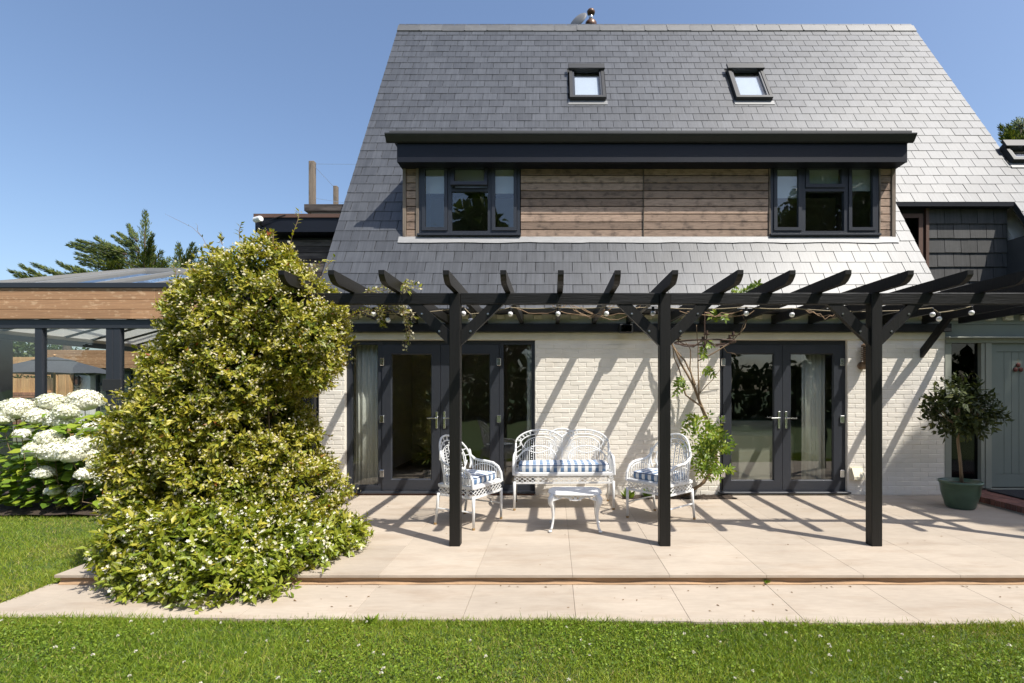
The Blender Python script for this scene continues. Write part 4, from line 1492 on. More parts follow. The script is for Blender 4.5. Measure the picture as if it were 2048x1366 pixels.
def seat_piece(name, label, W, Dp, cat, loc, rotz, arches):
    """seat, apron, legs, back and arms; x across, front towards -y"""
    t = thing(name, label, cat, (0, 0, 0))
    hw, zs, za = W / 2, 0.465, 0.345
    # legs
    for sx in (-1, 1):
        for fr in (0, 1):
            y = -Dp / 2 if fr == 0 else Dp / 2
            out = 0.0 if fr == 0 else 0.05
            pth = [(sx * hw, y, za + 0.02), (sx * hw, y + out * 0.35, 0.22), (sx * hw, y + out, 0.01)]
            lg = MB().tube(pth, [0.019, 0.0165, 0.014], 8)
            lo = lg.build('leg', 'white_iron', t, smooth=True)
            MB().lathe([(0.016, 0), (0.017, 0.022), (0.001, 0.026)], (sx * hw, y + out, 0.0), 8).build('foot', 'rust', lo)
    # apron with lattice and frame rails
    ap_ = MB()
    rails = [((-hw, -Dp / 2), (hw, -Dp / 2)), ((-hw, Dp / 2), (hw, Dp / 2)), ((-hw, -Dp / 2), (-hw, Dp / 2)), ((hw, -Dp / 2), (hw, Dp / 2))]
    for (p, q) in rails:
        p3, q3 = Vector((*p, 0)), Vector((*q, 0))
        ap_.bar(p3 + Vector((0, 0, zs - 0.012)), q3 + Vector((0, 0, zs - 0.012)), 0.022, 0.03)
        ap_.bar(p3 + Vector((0, 0, za)), q3 + Vector((0, 0, za)), 0.016, 0.02)
        L = (q3 - p3).length
        d = (q3 - p3) / L
        lattice(ap_, lambda s_, h, p3=p3, d=d: p3 + d * s_ + Vector((0, 0, za + 0.006 + h)), L, zs - za - 0.03, 0.066, 0.0046)
    ap_.build('apron', 'white_iron', t)
    st = MB()
    st.cbox(-hw + 0.005, hw - 0.005, -Dp / 2 + 0.005, Dp / 2 - 0.005, zs - 0.008, zs + 0.012, 0.004)
    st.build('seat', 'white_iron', t)
    # stretchers
    if W < 0.8:
        sb = MB()
        rod(sb, (-hw, -Dp / 2, 0.19), (-hw, Dp / 2 + 0.02, 0.19), 0.010)
        rod(sb, (hw, -Dp / 2, 0.19), (hw, Dp / 2 + 0.02, 0.19), 0.010)
        sb.build('stretcher', 'white_iron', t)
    # back: arches of cast strips leaning back and bowed
    bk = MB()
    zt = 0.985
    H = zt - zs

    def bp(x, z):
        lean = 0.12 * (z - zs) / H
        bow = -0.10 * (abs(x) / hw) ** 2.2 * (1 if W < 0.8 else 0.55)
        return Vector((x, Dp / 2 + lean + bow, z))
    n_a = arches
    aw = W * 0.98 / (n_a if n_a == 1 else 2.35)
    cs = [0.0] if n_a == 1 else [-W * 0.285, 0.0, W * 0.285]
    if n_a == 3:
        settee_back(bk, bp, hw, zs)
        cs = []
    for ci, c in enumerate(cs):
        rx = aw / 2
        top = zt if (n_a == 1 or ci == 1) else zt - 0.012
        cz = zs + 0.235 if n_a == 1 else zs + 0.21
        ov = 0.0
        for k, (f, rr) in enumerate(((1.0, 0.012), (0.80, 0.008), (0.60, 0.006))):
            pts = arc(c, cz, rx * f, (top - cz) * f, -25 if n_a == 1 else 0, 205 if n_a == 1 else 180, 18)
            pts = [(max(-hw, min(hw, x)), z) for x, z in pts]
            bk.tube([bp(x, z) for x, z in pts], rr, 6)
        # radial spokes between the outer arcs
        for a in range(8, 180, 16):
            ca, sa = math.cos(R(a)), math.sin(R(a))
            p = (c + rx * ca, cz + (top - cz) * sa)
            q = (c + rx * 0.8 * ca, cz + (top - cz) * 0.8 * sa)
            rod(bk, bp(max(-hw, min(hw, p[0])), p[1]), bp(max(-hw, min(hw, q[0])), q[1]), 0.006, 4)
        # vertical bars filling the inside of the arch
        nb = 13 if n_a == 1 else 11
        for i in range(nb):
            x = c + rx * 0.78 * (2 * (i + 0.5) / nb - 1)
            if abs(x) > hw - 0.01:
                continue
            zz = cz + (top - cz) * 0.58 * math.sqrt(max(0, 1 - ((x - c) / (rx * 0.8)) ** 2))
            z_lo = zs + 0.085
            if n_a == 3 and ci == 1:
                continue
            if i % 2 == 0:
                rod(bk, bp(x, z_lo), bp(x, zz), 0.0062, 4)
            else:
                m_ = 9
                for j in range(m_):
                    z = z_lo + (zz - z_lo) * (j + 0.5) / m_
                    bk.ball(bp(x, z), 0.0088, 5)
        # lower counter arc
        pts = arc(c, zs + 0.24, rx * 0.86, 0.19, 190, 350, 14)
        bk.tube([bp(max(-hw, min(hw, x)), z) for x, z in pts], 0.007, 5)
        pts = arc(c, zs + 0.24, rx * 0.6, 0.12, 190, 350, 12)
        bk.tube([bp(max(-hw, min(hw, x)), z) for x, z in pts], 0.006, 5)
        if n_a == 3 and ci == 1:
            # nested chevrons of the middle panel
            for j in range(9):
                f = 0.16 + j * 0.105
                zc = zs + 0.24
                w_, h_ = 0.165 * f, 0.20 * f
                hexp = [(-w_, zc - h_ * 0.45), (0, zc - h_), (w_, zc - h_ * 0.45), (w_, zc + h_ * 0.45), (0, zc + h_), (-w_, zc + h_ * 0.45), (-w_, zc - h_ * 0.45)]
                bk.tube([bp(x, z) for x, z in hexp], 0.0056, 4)
            rod(bk, bp(0, zs + 0.04), bp(0, zt - 0.03), 0.007, 5)
            for sx in (-1, 1):
                rod(bk, bp(sx * 0.15, zs + 0.14), bp(-sx * 0.15, zs + 0.34), 0.006, 4)
                for j in range(6):
                    x = sx * (0.17 + j * 0.022)
                    rod(bk, bp(x, zs + 0.12 + j * 0.012), bp(x, zs + 0.40 - j * 0.018), 0.0055, 4)
        else:
            # leaf scrolls between arcs
            for a in range(16, 180, 32):
                ca, sa = math.cos(R(a)), math.sin(R(a))
                x, z = c + rx * 0.70 * ca, cz + (top - cz) * 0.70 * sa
                if abs(x) < hw - 0.01:
                    bk.ball(bp(x, z), 0.014, 6, (1, 0.5, 1))
    # side stiles and lower rail of the back
    for sx in (-1, 1):
        bk.tube([bp(sx * hw, zs), bp(sx * hw, zs + 0.16), bp(sx * hw, zs + 0.33)], 0.013, 6)
    bk.tube([bp(-hw + 2 * hw * i / 10, zs + 0.045) for i in range(11)], 0.008, 5)
    for i in range(1, 10 if W < 0.8 else 22):
        x = -hw + 2 * hw * i / (10 if W < 0.8 else 22)
        rod(bk, bp(x, zs), bp(x, zs + 0.06 + 0.03 * (i % 2)), 0.0055, 4)
    bk.build('backrest', 'white_iron', t)
    # arms: sweep down from the stile, roll over to the front leg, infill bars
    for sx in (-1, 1):
        am = MB()
        prof = [(Dp / 2 + 0.04, zs + 0.34), (Dp / 2 - 0.02, zs + 0.28), (Dp / 2 - 0.10, zs + 0.225), (Dp / 2 - 0.18, zs + 0.205), (0.0, zs + 0.205), (-Dp / 2 + 0.12, zs + 0.19), (-Dp / 2 + 0.05, zs + 0.15), (-Dp / 2 + 0.008, zs + 0.08), (-Dp / 2 - 0.004, zs - 0.02)]
        P = [Vector((sx * (hw + (0.012 if k > 2 else 0)), y, z)) for k, (y, z) in enumerate(prof)]
        P[0] = bp(sx * hw, zs + 0.34)
        am.tube(P, [0.012, 0.013, 0.015, 0.016, 0.017, 0.017, 0.016, 0.015, 0.016], 7)
        nb = 12
        for i in range(nb):
            y = -Dp / 2 + 0.03 + (Dp - 0.10) * i / (nb - 1)
            zz = zs + 0.19
            for (ya, za_), (yb, zb2) in zip(prof[:-1], prof[1:]):
                if min(ya, yb) <= y <= max(ya, yb):
                    zz = za_ + (zb2 - za_) * (y - ya) / (yb - ya + 1e-9)
            rod(am, (sx * hw, y, zs), (sx * (hw + 0.008), y, zz), 0.0058, 4)
        pts = arc(0, zs + 0.09, Dp * 0.36, 0.085, 0, 360, 18)
        am.tube([(sx * (hw + 0.004), y, z) for y, z in pts], 0.006, 5)
        am.build('armrest', 'white_iron', t)
    t.location = loc
    t.rotation_euler = (0, 0, rotz)
    return t


# left chair faces right, right chair faces left; both turned a little to the camera
lc = Vector((-0.958, 5.92, 0))
rot_l = math.atan2(-0.452, 0.892) + math.pi / 2
seat_piece('armchair', 'white cast metal armchair behind the left pergola post, in front of the wide doors', 0.551, 0.478, 'armchair', lc, rot_l, 1)
rc = Vector((1.2525, 6.056, 0))
rot_r = math.atan2(-0.663, -0.748) + math.pi / 2
seat_piece('armchair', 'white cast metal armchair behind the middle pergola post, beside the climbing vine', 0.572, 0.481, 'armchair', rc, rot_r, 1)
sc2 = Vector((0.127, 6.72, 0))
seat_piece('settee', 'white cast metal two seat settee with fretwork back against the brick wall', 1.26, 0.45, 'settee', sc2, R(2.0), 3)


def cushion(label, W, Dp, H, loc, rotz):
    n, m_ = 22, 12
    b = MB()
    V, F = [], []
    # rounded box by superellipse sections
    nu, nv = 40, 12
    for j in range(nv + 1):
        ph = -math.pi / 2 + math.pi * j / nv
        cz = math.sin(ph)
        cr = abs(math.cos(ph)) ** 0.45
        z = H / 2 + H / 2 * (abs(cz) ** 0.8) * (1 if cz >= 0 else -1)
        for i in range(nu):
            a = 2 * math.pi * i / nu
            ex = 0.28
            cx_ = (abs(math.cos(a)) ** ex) * (1 if math.cos(a) >= 0 else -1)
            cy_ = (abs(math.sin(a)) ** ex) * (1 if math.sin(a) >= 0 else -1)
            x, y = W / 2 * cx_ * (0.86 + 0.14 * cr) if cr > 0.01 else W / 2 * cx_ * 0.8, Dp / 2 * cy_ * (0.86 + 0.14 * cr) if cr > 0.01 else Dp / 2 * cy_ * 0.8
            puff = 0.012 * (1 - (2 * x / W) ** 2) * (1 - (2 * y / Dp) ** 2) * (1 if cz > 0 else 0)
            V.append((x, y, z + puff + 0.004 * math.sin(x * 23 + y * 17) * (1 if cz > 0 else 0)))
    for j in range(nv):
        for i in range(nu):
            F.append((j * nu + i, j * nu + (i + 1) % nu, (j + 1) * nu + (i + 1) % nu, (j + 1) * nu + i))
    F.append(tuple(range(nu - 1, -1, -1)))
    # top as a fan towards a puffed centre grid ring
    V.append((0, 0, H + 0.014))
    c = len(V) - 1
    for i in range(nu):
        F.append((nv * nu + i, nv * nu + (i + 1) % nu, c))
    b.add(V, F)
    t = thing('cushion', label, 'cushion', (0, 0, 0), 'striped seat cushions')
    b.build('pad', 'gingham', t, smooth=True)
    pts = []
    for k in range(49):
        a = 2 * math.pi * k / 48
        ex = 0.28
        cx_ = (abs(math.cos(a)) ** ex) * (1 if math.cos(a) >= 0 else -1)
        cy_ = (abs(math.sin(a)) ** ex) * (1 if math.sin(a) >= 0 else -1)
        pts.append((W / 2 * 0.982 * cx_, Dp / 2 * 0.982 * cy_, H * 0.86))
    mat_ = 'blue_piping'
    MB().tube(pts, 0.005, 5).build('piping', mat_, t)
    t.location = loc
    t.rotation_euler = (0, 0, rotz)
    return t


mat('blue_piping', (0.02, 0.045, 0.12), 0.8)
zc = 0.478
cushion('blue and white checked cushion on the left armchair', 0.50, 0.44, 0.085, lc + Vector((0, 0, zc)), rot_l)
cushion('blue and white checked cushion on the right armchair', 0.51, 0.44, 0.085, rc + Vector((0, 0, zc)), rot_r)
cushion('long blue and white checked cushion on the settee', 1.18, 0.42, 0.10, sc2 + Vector((0, 0, zc)), R(2.0))

# low table
tb_ = thing('coffee_table', 'low white cast metal table with curved legs in front of the settee', 'table', (0, 0, 0))
TW, TD, TZ = 0.585, 0.44, 0.415
top = MB()
nu = 48
ring = []
for (f, z) in ((0.90, TZ - 0.022), (0.985, TZ - 0.018), (1.0, TZ - 0.008), (0.98, TZ), (0.93, TZ - 0.004), (0.5, TZ - 0.004)):
    for i in range(nu):
        a = 2 * math.pi * i / nu
        ex = 0.5
        x = TW / 2 * (abs(math.cos(a)) ** ex) * (1 if math.cos(a) >= 0 else -1) * f
        y = TD / 2 * (abs(math.sin(a)) ** ex) * (1 if math.sin(a) >= 0 else -1) * f
        wv = 1 + 0.012 * math.cos(6 * a)
        ring.append((x * wv, y * wv, z))
top.add(ring, [(j * nu + i, j * nu + (i + 1) % nu, (j + 1) * nu + (i + 1) % nu, (j + 1) * nu + i) for j in range(5) for i in range(nu)] + [tuple(range(5 * nu, 6 * nu)), tuple(range(nu - 1, -1, -1))])
top.build('tabletop', 'white_iron', tb_)
for sx in (-1, 1):
    for sy in (-1, 1):
        pth, rr = [], []
        for (o_, z, r_) in ((0.235, 0.395, 0.030), (0.262, 0.355, 0.034), (0.262, 0.315, 0.028), (0.245, 0.27, 0.020), (0.236, 0.20, 0.016), (0.238, 0.12, 0.0135), (0.250, 0.05, 0.013), (0.262, 0.025, 0.016)):
            pth.append((sx * o_, sy * (o_ - 0.075), z)); rr.append(r_)
        lo = MB().tube(pth, rr, 9).build('leg', 'white_iron', tb_, smooth=True)
        MB().ball((sx * 0.268, sy * 0.198, 0.015), 0.022, 10, (1, 1, 0.68)).build('foot', 'white_iron', lo, smooth=True)
apn = MB()
for side in range(4):
    L = (TW if side % 2 == 0 else TD) * 0.80
    for i in range(9):
        s0, s1 = -L / 2 + L * i / 9, -L / 2 + L * (i + 1) / 9
        dz = lambda s_: TZ - 0.03 - 0.022 * (1 + math.cos(s_ / L * 4 * math.pi)) 
        f = (lambda s_, z: Vector((s_, -TD / 2 * 0.86, z))) if side == 0 else (lambda s_, z: Vector((s_, TD / 2 * 0.86, z))) if side == 2 else (lambda s_, z: Vector((TW / 2 * 0.88, s_, z))) if side == 1 else (lambda s_, z: Vector((-TW / 2 * 0.88, s_, z)))
        rod(apn, f(s0, dz(s0)), f(s1, dz(s1)), 0.009)
        rod(apn, f(s0, TZ - 0.025), f(s1, dz(s1)), 0.007)
        rod(apn, f(s1, TZ - 0.025), f(s0, dz(s0)), 0.007)
        if abs(i - 4) < 2:
            apn.ball(f((s0 + s1) / 2, TZ - 0.055), 0.018, 7, (1, 0.6, 1.3))
apn.build('apron', 'white_iron', tb_)
tb_.location = (0.237, 5.66, 0)
tb_.rotation_euler = (0, 0, R(-1.5))

# ------------------------------------------------------------------ wall lamp, vent, chandelier
wl_ = thing('wall_lamp', 'ribbed brown wall lamp on the brick between doors and porch', 'lamp', (4.50, YW, 1.95))
lx, ly = 4.47, YW - 0.11
MB().lathe([(0.001, 0), (0.055, 0.0), (0.055, -0.02), (0.02, -0.03), (0.001, -0.03)], (lx - 0.02, YW - 0.008, 1.87), 14, 'y').build('wall_plate', 'lamp_wood', wl_)
MB().ball((lx - 0.01, YW - 0.075, 1.87), 0.055, 12).build('arm', 'lamp_wood', wl_, smooth=True)
for i in range(8):
    z = 1.915 + i * 0.027
    MB().lathe([(0.045, 0), (0.072, 0.001), (0.072, 0.011), (0.045, 0.012)], (lx, ly, z), 18).build('shade_ring', 'lamp_wood', wl_)
MB().lathe([(0.001, 0), (0.044, 0), (0.044, 0.22), (0.03, 0.25), (0.001, 0.255)], (lx, ly, 1.905), 14).build('lamp_body', 'copper_brown', wl_)
MB().lathe([(0.072, 0), (0.068, 0.03), (0.03, 0.06), (0.001, 0.062)], (lx, ly, 2.135), 16).build('lamp_cap', 'lamp_wood', wl_)
vt = thing('vent_cover', 'cream hooded vent cover low on the brick wall right of the doors', 'vent', (4.37, YW, 0.3))
hp = [(YW - 0.008, 0.395), (YW - 0.008, 0.24), (YW - 0.10, 0.24), (YW - 0.10, 0.28), (YW - 0.04, 0.395)]
MB().extrude_x(hp, 4.30, 4.455).build('hood', 'cream_plastic', vt)
MB().cbox(4.285, 4.47, YW - 0.016, YW - 0.0075, 0.225, 0.41, 0.003).build('flange', 'cream_plastic', vt)
ch = thing('candle_chandelier', 'rusty iron candle hoop hanging from the pergola by the vine', 'chandelier', (1.93, 6.1, 2.05))
cc_ = Vector((1.86, 6.3, 2.11))
MB().tube([cc_ + Vector((0.36 * math.cos(a), 0.36 * math.sin(a), 0)) for a in [2 * math.pi * i / 28 for i in range(29)]], 0.010, 6).build('hoop', 'rust_iron', ch)
for i in range(6):
    a = 2 * math.pi * i / 6 + 0.3
    e = cc_ + Vector((0.36 * math.cos(a), 0.36 * math.sin(a), 0))
    am = MB().tube([cc_ + Vector((0.02 * math.cos(a), 0.02 * math.sin(a), 0.03)), cc_ + Vector((0.15 * math.cos(a), 0.15 * math.sin(a), -0.05)), cc_ + Vector((0.28 * math.cos(a), 0.28 * math.sin(a), -0.03)), e + Vector((0, 0, 0.0)), e + Vector((0, 0, 0.05))], 0.007, 5)
    ao = am.build('arm', 'rust_iron', ch)
    MB().lathe([(0.012, 0.05), (0.035, 0.055), (0.037, 0.062), (0.016, 0.064), (0.016, 0.105), (0.001, 0.105)], tuple(e), 10).build('candle_cup', 'rust_iron', ao)
MB().tube([cc_ + Vector((0, 0, -0.07)), cc_ + Vector((0, 0, 0.37))], 0.007, 6).build('stem', 'rust_iron', ch)

# ------------------------------------------------------------------ porch step, mat, ornament
st_ = thing('brick_step', 'low red brick step in front of the sage green door', 'step', (6.6, 6.8, 0))
MB().box(5.73, 8.5, 6.05, 7.33, 0.0, 0.088).build('bedding', 'mortar', st_)
sme2 = None
yy = 6.04
i = 0
while yy < 7.3:
    MB().cbox(5.72, 5.72 + 0.212, yy, yy + 0.066, 0.02, 0.098 + random.uniform(-0.003, 0.003), 0.005).build('brick', 'step_brick', st_)
    yy += 0.075
for k in range(11):
    for j in range(6):
        xa = 5.94 + k * 0.222
        MB().cbox(xa, xa + 0.212, 6.04 + j * 0.215, 6.04 + j * 0.215 + 0.102, 0.02, 0.096 + random.uniform(-0.003, 0.003), 0.005).build('brick', 'step_brick', st_)
        MB().cbox(xa, xa + 0.212, 6.148 + j * 0.215, 6.148 + j * 0.215 + 0.102, 0.02, 0.096 + random.uniform(-0.003, 0.003), 0.005).build('brick', 'step_brick', st_)
dmn = MB().cbox(6.10, 7.1, 6.45, 7.22, 0.101, 0.118, 0.006).build('doormat', 'mat_fibre')
tag(dmn, 'dark doormat on the brick step in front of the green door', 'doormat')
orn = thing('door_ornament', 'small dark red three lobed ornament hanging on the green door', 'ornament', (6.74, YW, 1.62))
for a in (90, 210, 330):
    MB().ball((6.74 + 0.045 * math.cos(R(a)), YW + 0.004, 1.84 + 0.045 * math.sin(R(a))), 0.034, 10, (1, 0.5, 1)).build('lobe', 'red_ornament', orn, smooth=True)
MB().tube([(6.74, YW + 0.01, 1.90), (6.74, YW + 0.01, 1.97)], 0.003, 4).build('string', 'cable', orn)


# ------------------------------------------------------------------ curtains and sofa behind the glass
def curtain(label, x0, x1, y, z0, z1, folds, amp=0.03):
    n = folds * 10
    V, F = [], []
    for i in range(n + 1):
        u = i / n
        a = amp * (0.7 + 0.3 * math.sin(u * 9))
        for j, z in enumerate((z0, (z0 + z1) / 2, z1)):
            V.append((x0 + (x1 - x0) * u + 0.01 * math.sin(u * 17 + j), y + a * math.sin(u * folds * 2 * math.pi + 0.3 * j), z))
    for i in range(n):
        for j in range(2):
            F.append((3 * i + j, 3 * i + 3 + j, 3 * i + 4 + j, 3 * i + 1 + j))
    o = MB().add(V, F).build('curtain', 'curtain', smooth=True)
    sol = o.modifiers.new('thick', 'SOLIDIFY')
    sol.thickness = 0.004
    return tag(o, label, 'curtain', 'pale curtains behind the glass doors')


curtain('pale full curtain behind the left side light of the wide doors', -2.95, -2.54, YF + 0.16, 0.05, 2.3, 6)
curtain('narrow pale curtain edge behind the right side light of the wide doors', -0.40, -0.28, YF + 0.16, 0.05, 2.3, 2)
curtain('pale curtain hanging behind the right leaf of the narrow doors', 3.72, 4.08, YF + 0.20, 0.05, 2.3, 5)
so_ = thing('sofa', 'beige sofa back seen through the narrow glass doors', 'sofa', (3.2, 8.2, 0))
MB().cbox(2.2, 3.75, 7.95, 8.20, 0.05, 0.86, 0.05).build('backrest', 'sofa', so_)
MB().cbox(2.2, 3.70, 8.22, 8.95, 0.05, 0.45, 0.05).build('seat', 'sofa', so_)
MB().cbox(2.25, 3.6, 8.22, 8.45, 0.46, 1.02, 0.07).build('back_cushion', 'sofa', so_)
# easel-backed mirror and palm inside left doors
pl = thing('indoor_palm', 'small potted palm standing inside the wide glass doors', 'plant', (-1.95, 8.2, 0))
MB().lathe([(0.001, 0), (0.12, 0), (0.15, 0.26), (0.13, 0.26), (0.001, 0.24)], (-1.95, 8.2, 0), 16).build('pot', 'black_plastic', pl, smooth=True)
n = 70
a = RNG.uniform(0, 6.28, n)
scatter('leaf', np.tile([-1.95, 8.2, 0.45], (n, 1)), np.stack([np.cos(a), np.sin(a), RNG.uniform(-0.3, 1.0, n)], 1), np.tile([0, 0, 1.0], (n, 1)), RNG.uniform(0.22, 0.36, n), LEAF_V, LEAF_F, 'bay_leaf', pl, None, wid=np.full(n, 0.07))
MB().tube([(-1.95, 8.2, 0.2), (-1.95, 8.2, 0.5)], 0.02, 6).build('stem', 'vine', pl)
# ------------------------------------------------------------------ foliage helpers


def ell_points(E, n, inset=0.0, jit=0.06, lumps=0.10):
    """points on the outside of a union of ellipsoids (cx,cy,cz,rx,ry,rz) with outward normals"""
    E = np.asarray(E, float)
    area = np.array([((e[3] * e[4]) ** 1.6 + (e[3] * e[5]) ** 1.6 + (e[4] * e[5]) ** 1.6) ** (1 / 1.6) for e in E])
    which = RNG.choice(len(E), size=int(n * 2.2), p=area / area.sum())
    U = unit(len(which))
    C, Rr = E[which, :3], E[which, 3:]
    f = 1 - inset + RNG.normal(0, jit, len(which)) + lumps * np.sin(U[:, 0] * 9 + which * 2.1) * np.sin(U[:, 2] * 8 + which) * np.cos(U[:, 1] * 7)
    P = C + U * Rr * f[:, None]
    Nn = U / Rr
    Nn /= np.linalg.norm(Nn, axis=1, keepdims=True)
    ok = np.ones(len(P), bool)
    for i, e in enumerate(E):
        d = np.sum(((P - e[:3]) / e[3:]) ** 2, axis=1)
        ok &= (d > (0.80 - inset) ** 2) | (which == i)
    P, Nn = P[ok], Nn[ok]
    return P[:n], Nn[:n]


def relief(P, Nn, amp):
    """push surface points in and out in clumps about a hand wide to a third of a metre"""
    x, y, z = P[:, 0], P[:, 1], P[:, 2]
    q = np.sin(9.1 * x + 2.0 * np.sin(6.3 * z)) * np.sin(10.7 * z + 1.7 * np.sin(5.1 * x + 4 * y)) + 0.6 * np.sin(17 * x + 9 * y + 3) * np.sin(19 * z + 1) 
    return P + Nn * (amp * q)[:, None], q


def shoots(P, Nn, per, length, size, up=0.35, spread=0.9):
    """leaves set in pairs along short shoots that start at P"""
    n = len(P)
    ax_ = Nn + RNG.normal(0, 0.55, (n, 3)) + np.array([0, 0, up])
    ax_ /= np.linalg.norm(ax_, axis=1, keepdims=True)
    LP, LD, LN, LS, LR, TIP = [], [], [], [], [], []
    L = RNG.uniform(0.6, 1.25, n) * length
    base = RNG.random(n)
    for k in range(per):
        t = (k + 0.5) / per
        q = P + ax_ * (L * t)[:, None] + RNG.normal(0, 0.006, (n, 3))
        side = unit(n)
        side -= ax_ * np.sum(side * ax_, axis=1, keepdims=True)
        side /= np.maximum(np.linalg.norm(side, axis=1, keepdims=True), 1e-6)
        d = side * spread + ax_ * (0.35 + 0.6 * t) + np.array([0, 0, -0.05])
        LP.append(q); LD.append(d); LN.append(ax_ + np.array([0, 0, 0.5]) + RNG.normal(0, 0.3, (n, 3)))
        LS.append(size * RNG.uniform(0.5, 1.45, n)); LR.append((base, t))
    return np.concatenate(LP), np.concatenate(LD), np.concatenate(LN), np.concatenate(LS), LR, P + ax_ * L[:, None], ax_


# ------------------------------------------------------------------ big star jasmine over the left end of the pergola
JE = [(-2.98, 5.15, 2.48, 0.42, 0.50, 0.42), (-2.64, 5.15, 2.26, 0.38, 0.48, 0.36), (-2.32, 5.05, 2.04, 0.20, 0.34, 0.24), (-2.46, 5.05, 1.82, 0.24, 0.36, 0.22), (-3.28, 5.10, 2.10, 0.36, 0.5, 0.38),
      (-3.40, 5.05, 1.66, 0.42, 0.52, 0.36), (-3.0, 5.10, 1.62, 0.42, 0.56, 0.44), (-3.54, 5.0, 1.24, 0.46, 0.54, 0.34), (-3.05, 5.10, 1.18, 0.46, 0.56, 0.36), (-3.64, 4.95, 0.82, 0.40, 0.50, 0.32), (-3.20, 4.95, 0.72, 0.54, 0.54, 0.30),
      (-2.70, 5.10, 0.86, 0.28, 0.44, 0.36), (-2.56, 5.10, 0.52, 0.34, 0.42, 0.28), (-3.56, 4.75, 0.42, 0.38, 0.42, 0.26)]
JS = [(-3.36, 4.48, 0.20, 0.40, 0.36, 0.26), (-2.90, 4.36, 0.14, 0.52, 0.38, 0.29), (-2.42, 4.56, 0.15, 0.38, 0.36, 0.22), (-2.12, 4.98, 0.09, 0.20, 0.26, 0.12), (-2.66, 4.05, 0.0, 0.42, 0.20, 0.11), (-3.15, 4.15, 0.02, 0.36, 0.22, 0.12)]
jas = thing('climbing_jasmine', 'huge star jasmine with yellow green leaves and cream flowers swallowing the left pergola post', 'shrub', (-3.02, 5.0, 0))
JP, JN = ell_points(JE, 16000, 0.03, 0.06, 0.15)
JP, q_ = relief(JP, JN, 0.085)
kp = q_ + RNG.normal(0, 0.25, len(q_)) > -0.62
JP, JN = JP[kp], JN[kp]
# open hollows where the inside of the climber shows
for (hx, hz, hr) in ((-3.36, 0.50, 0.20), (-3.12, 0.56, 0.15), (-3.02, 1.60, 0.14), (-2.62, 1.28, 0.16), (-3.30, 1.80, 0.11), (-2.72, 1.86, 0.11), (-3.5, 1.05, 0.10)):
    dd = np.hypot(JP[:, 0] - hx, (JP[:, 2] - hz) * 1.3) + RNG.normal(0, 0.03, len(JP))
    kp = (dd > hr) | (JP[:, 1] > 5.1)
    JP, JN = JP[kp], JN[kp]
LPs, LDs, LNs, LSs, LR, TIP, AXS = shoots(JP, JN, 8, 0.11, 0.049)
r = np.concatenate([np.clip(0.30 + 0.42 * b + 0.28 * t + RNG.normal(0, 0.12, len(b)), 0, 0.89) for b, t in LR])
red = RNG.random(len(r)) < 0.012
r[red] = RNG.uniform(0.95, 1.0, red.sum())
J_ALL = [(LPs, LDs, LNs, LSs, r)]
# darker inner leaves
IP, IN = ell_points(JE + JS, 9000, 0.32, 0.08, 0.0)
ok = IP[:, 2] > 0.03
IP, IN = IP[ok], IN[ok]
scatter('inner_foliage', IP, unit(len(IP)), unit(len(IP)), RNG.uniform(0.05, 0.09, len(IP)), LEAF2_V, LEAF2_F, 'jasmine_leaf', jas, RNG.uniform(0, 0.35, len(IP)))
SP_, SN_ = ell_points(JS, 3600, 0.0, 0.06, 0.15)
SP_, q_ = relief(SP_, SN_, 0.05)
LPs, LDs, LNs, LSs, LR, TIP2, AX2 = shoots(SP_, SN_, 8, 0.12, 0.062)
r = np.concatenate([np.clip(0.2 + 0.45 * b + 0.3 * t + RNG.normal(0, 0.12, len(b)), 0, 0.9) for b, t in LR])
J_ALL.append((LPs, LDs, LNs, LSs, r))
LPs, LDs, LNs, LSs, r = [np.concatenate(q) for q in zip(*J_ALL)]
ok = LPs[:, 2] > np.where(LPs[:, 1] < EDGE, ZP, 0) + 0.008
LPs, LDs, LNs, LSs, r = LPs[ok], LDs[ok], LNs[ok], LSs[ok], r[ok]
# fresh growth low down, older yellow green leaves above, mingling in sprays over half a metre
wob = 0.30 * np.sin(4.3 * LPs[:, 0] + 1.0) * np.sin(3.1 * LPs[:, 0] - 2 * LPs[:, 1]) + 0.12 * np.sin(21 * LPs[:, 0]) * np.sin(17 * LPs[:, 2])
fresh = RNG.random(len(r)) < np.clip((0.62 + wob - LPs[:, 2]) / 0.55, 0.06, 0.94)
scatter('foliage', LPs[~fresh], LDs[~fresh], LNs[~fresh], LSs[~fresh], LEAF2_V, LEAF2_F, 'jasmine_leaf', jas, r[~fresh])
scatter('low_foliage', LPs[fresh], LDs[fresh], LNs[fresh], LSs[fresh], LEAF2_V, LEAF2_F, 'jasmine_leaf_fresh', jas, r[fresh])


def flowers(tips, axes, frac, per, mn, mx, parent, lo, hi):
    s_ = RNG.random(len(tips)) < frac
    tips, axes = tips[s_], axes[s_]
    P = np.repeat(tips, per, axis=0) + RNG.normal(0, 0.022, (len(tips) * per, 3))
    A_ = np.repeat(axes, per, axis=0) + RNG.normal(0, 0.6, (len(tips) * per, 3))
    A_ /= np.linalg.norm(A_, axis=1, keepdims=True)
    D = np.cross(A_, unit(len(P)))
    ok = P[:, 2] > np.where(P[:, 1] < EDGE, ZP, 0) + 0.01
    P, A_, D = P[ok], A_[ok], D[ok]
    return scatter('flowers', P, D, A_, RNG.uniform(mn, mx, len(P)), STAR_V, STAR_F, 'jasmine_flower', parent, RNG.uniform(lo, hi, len(P)))


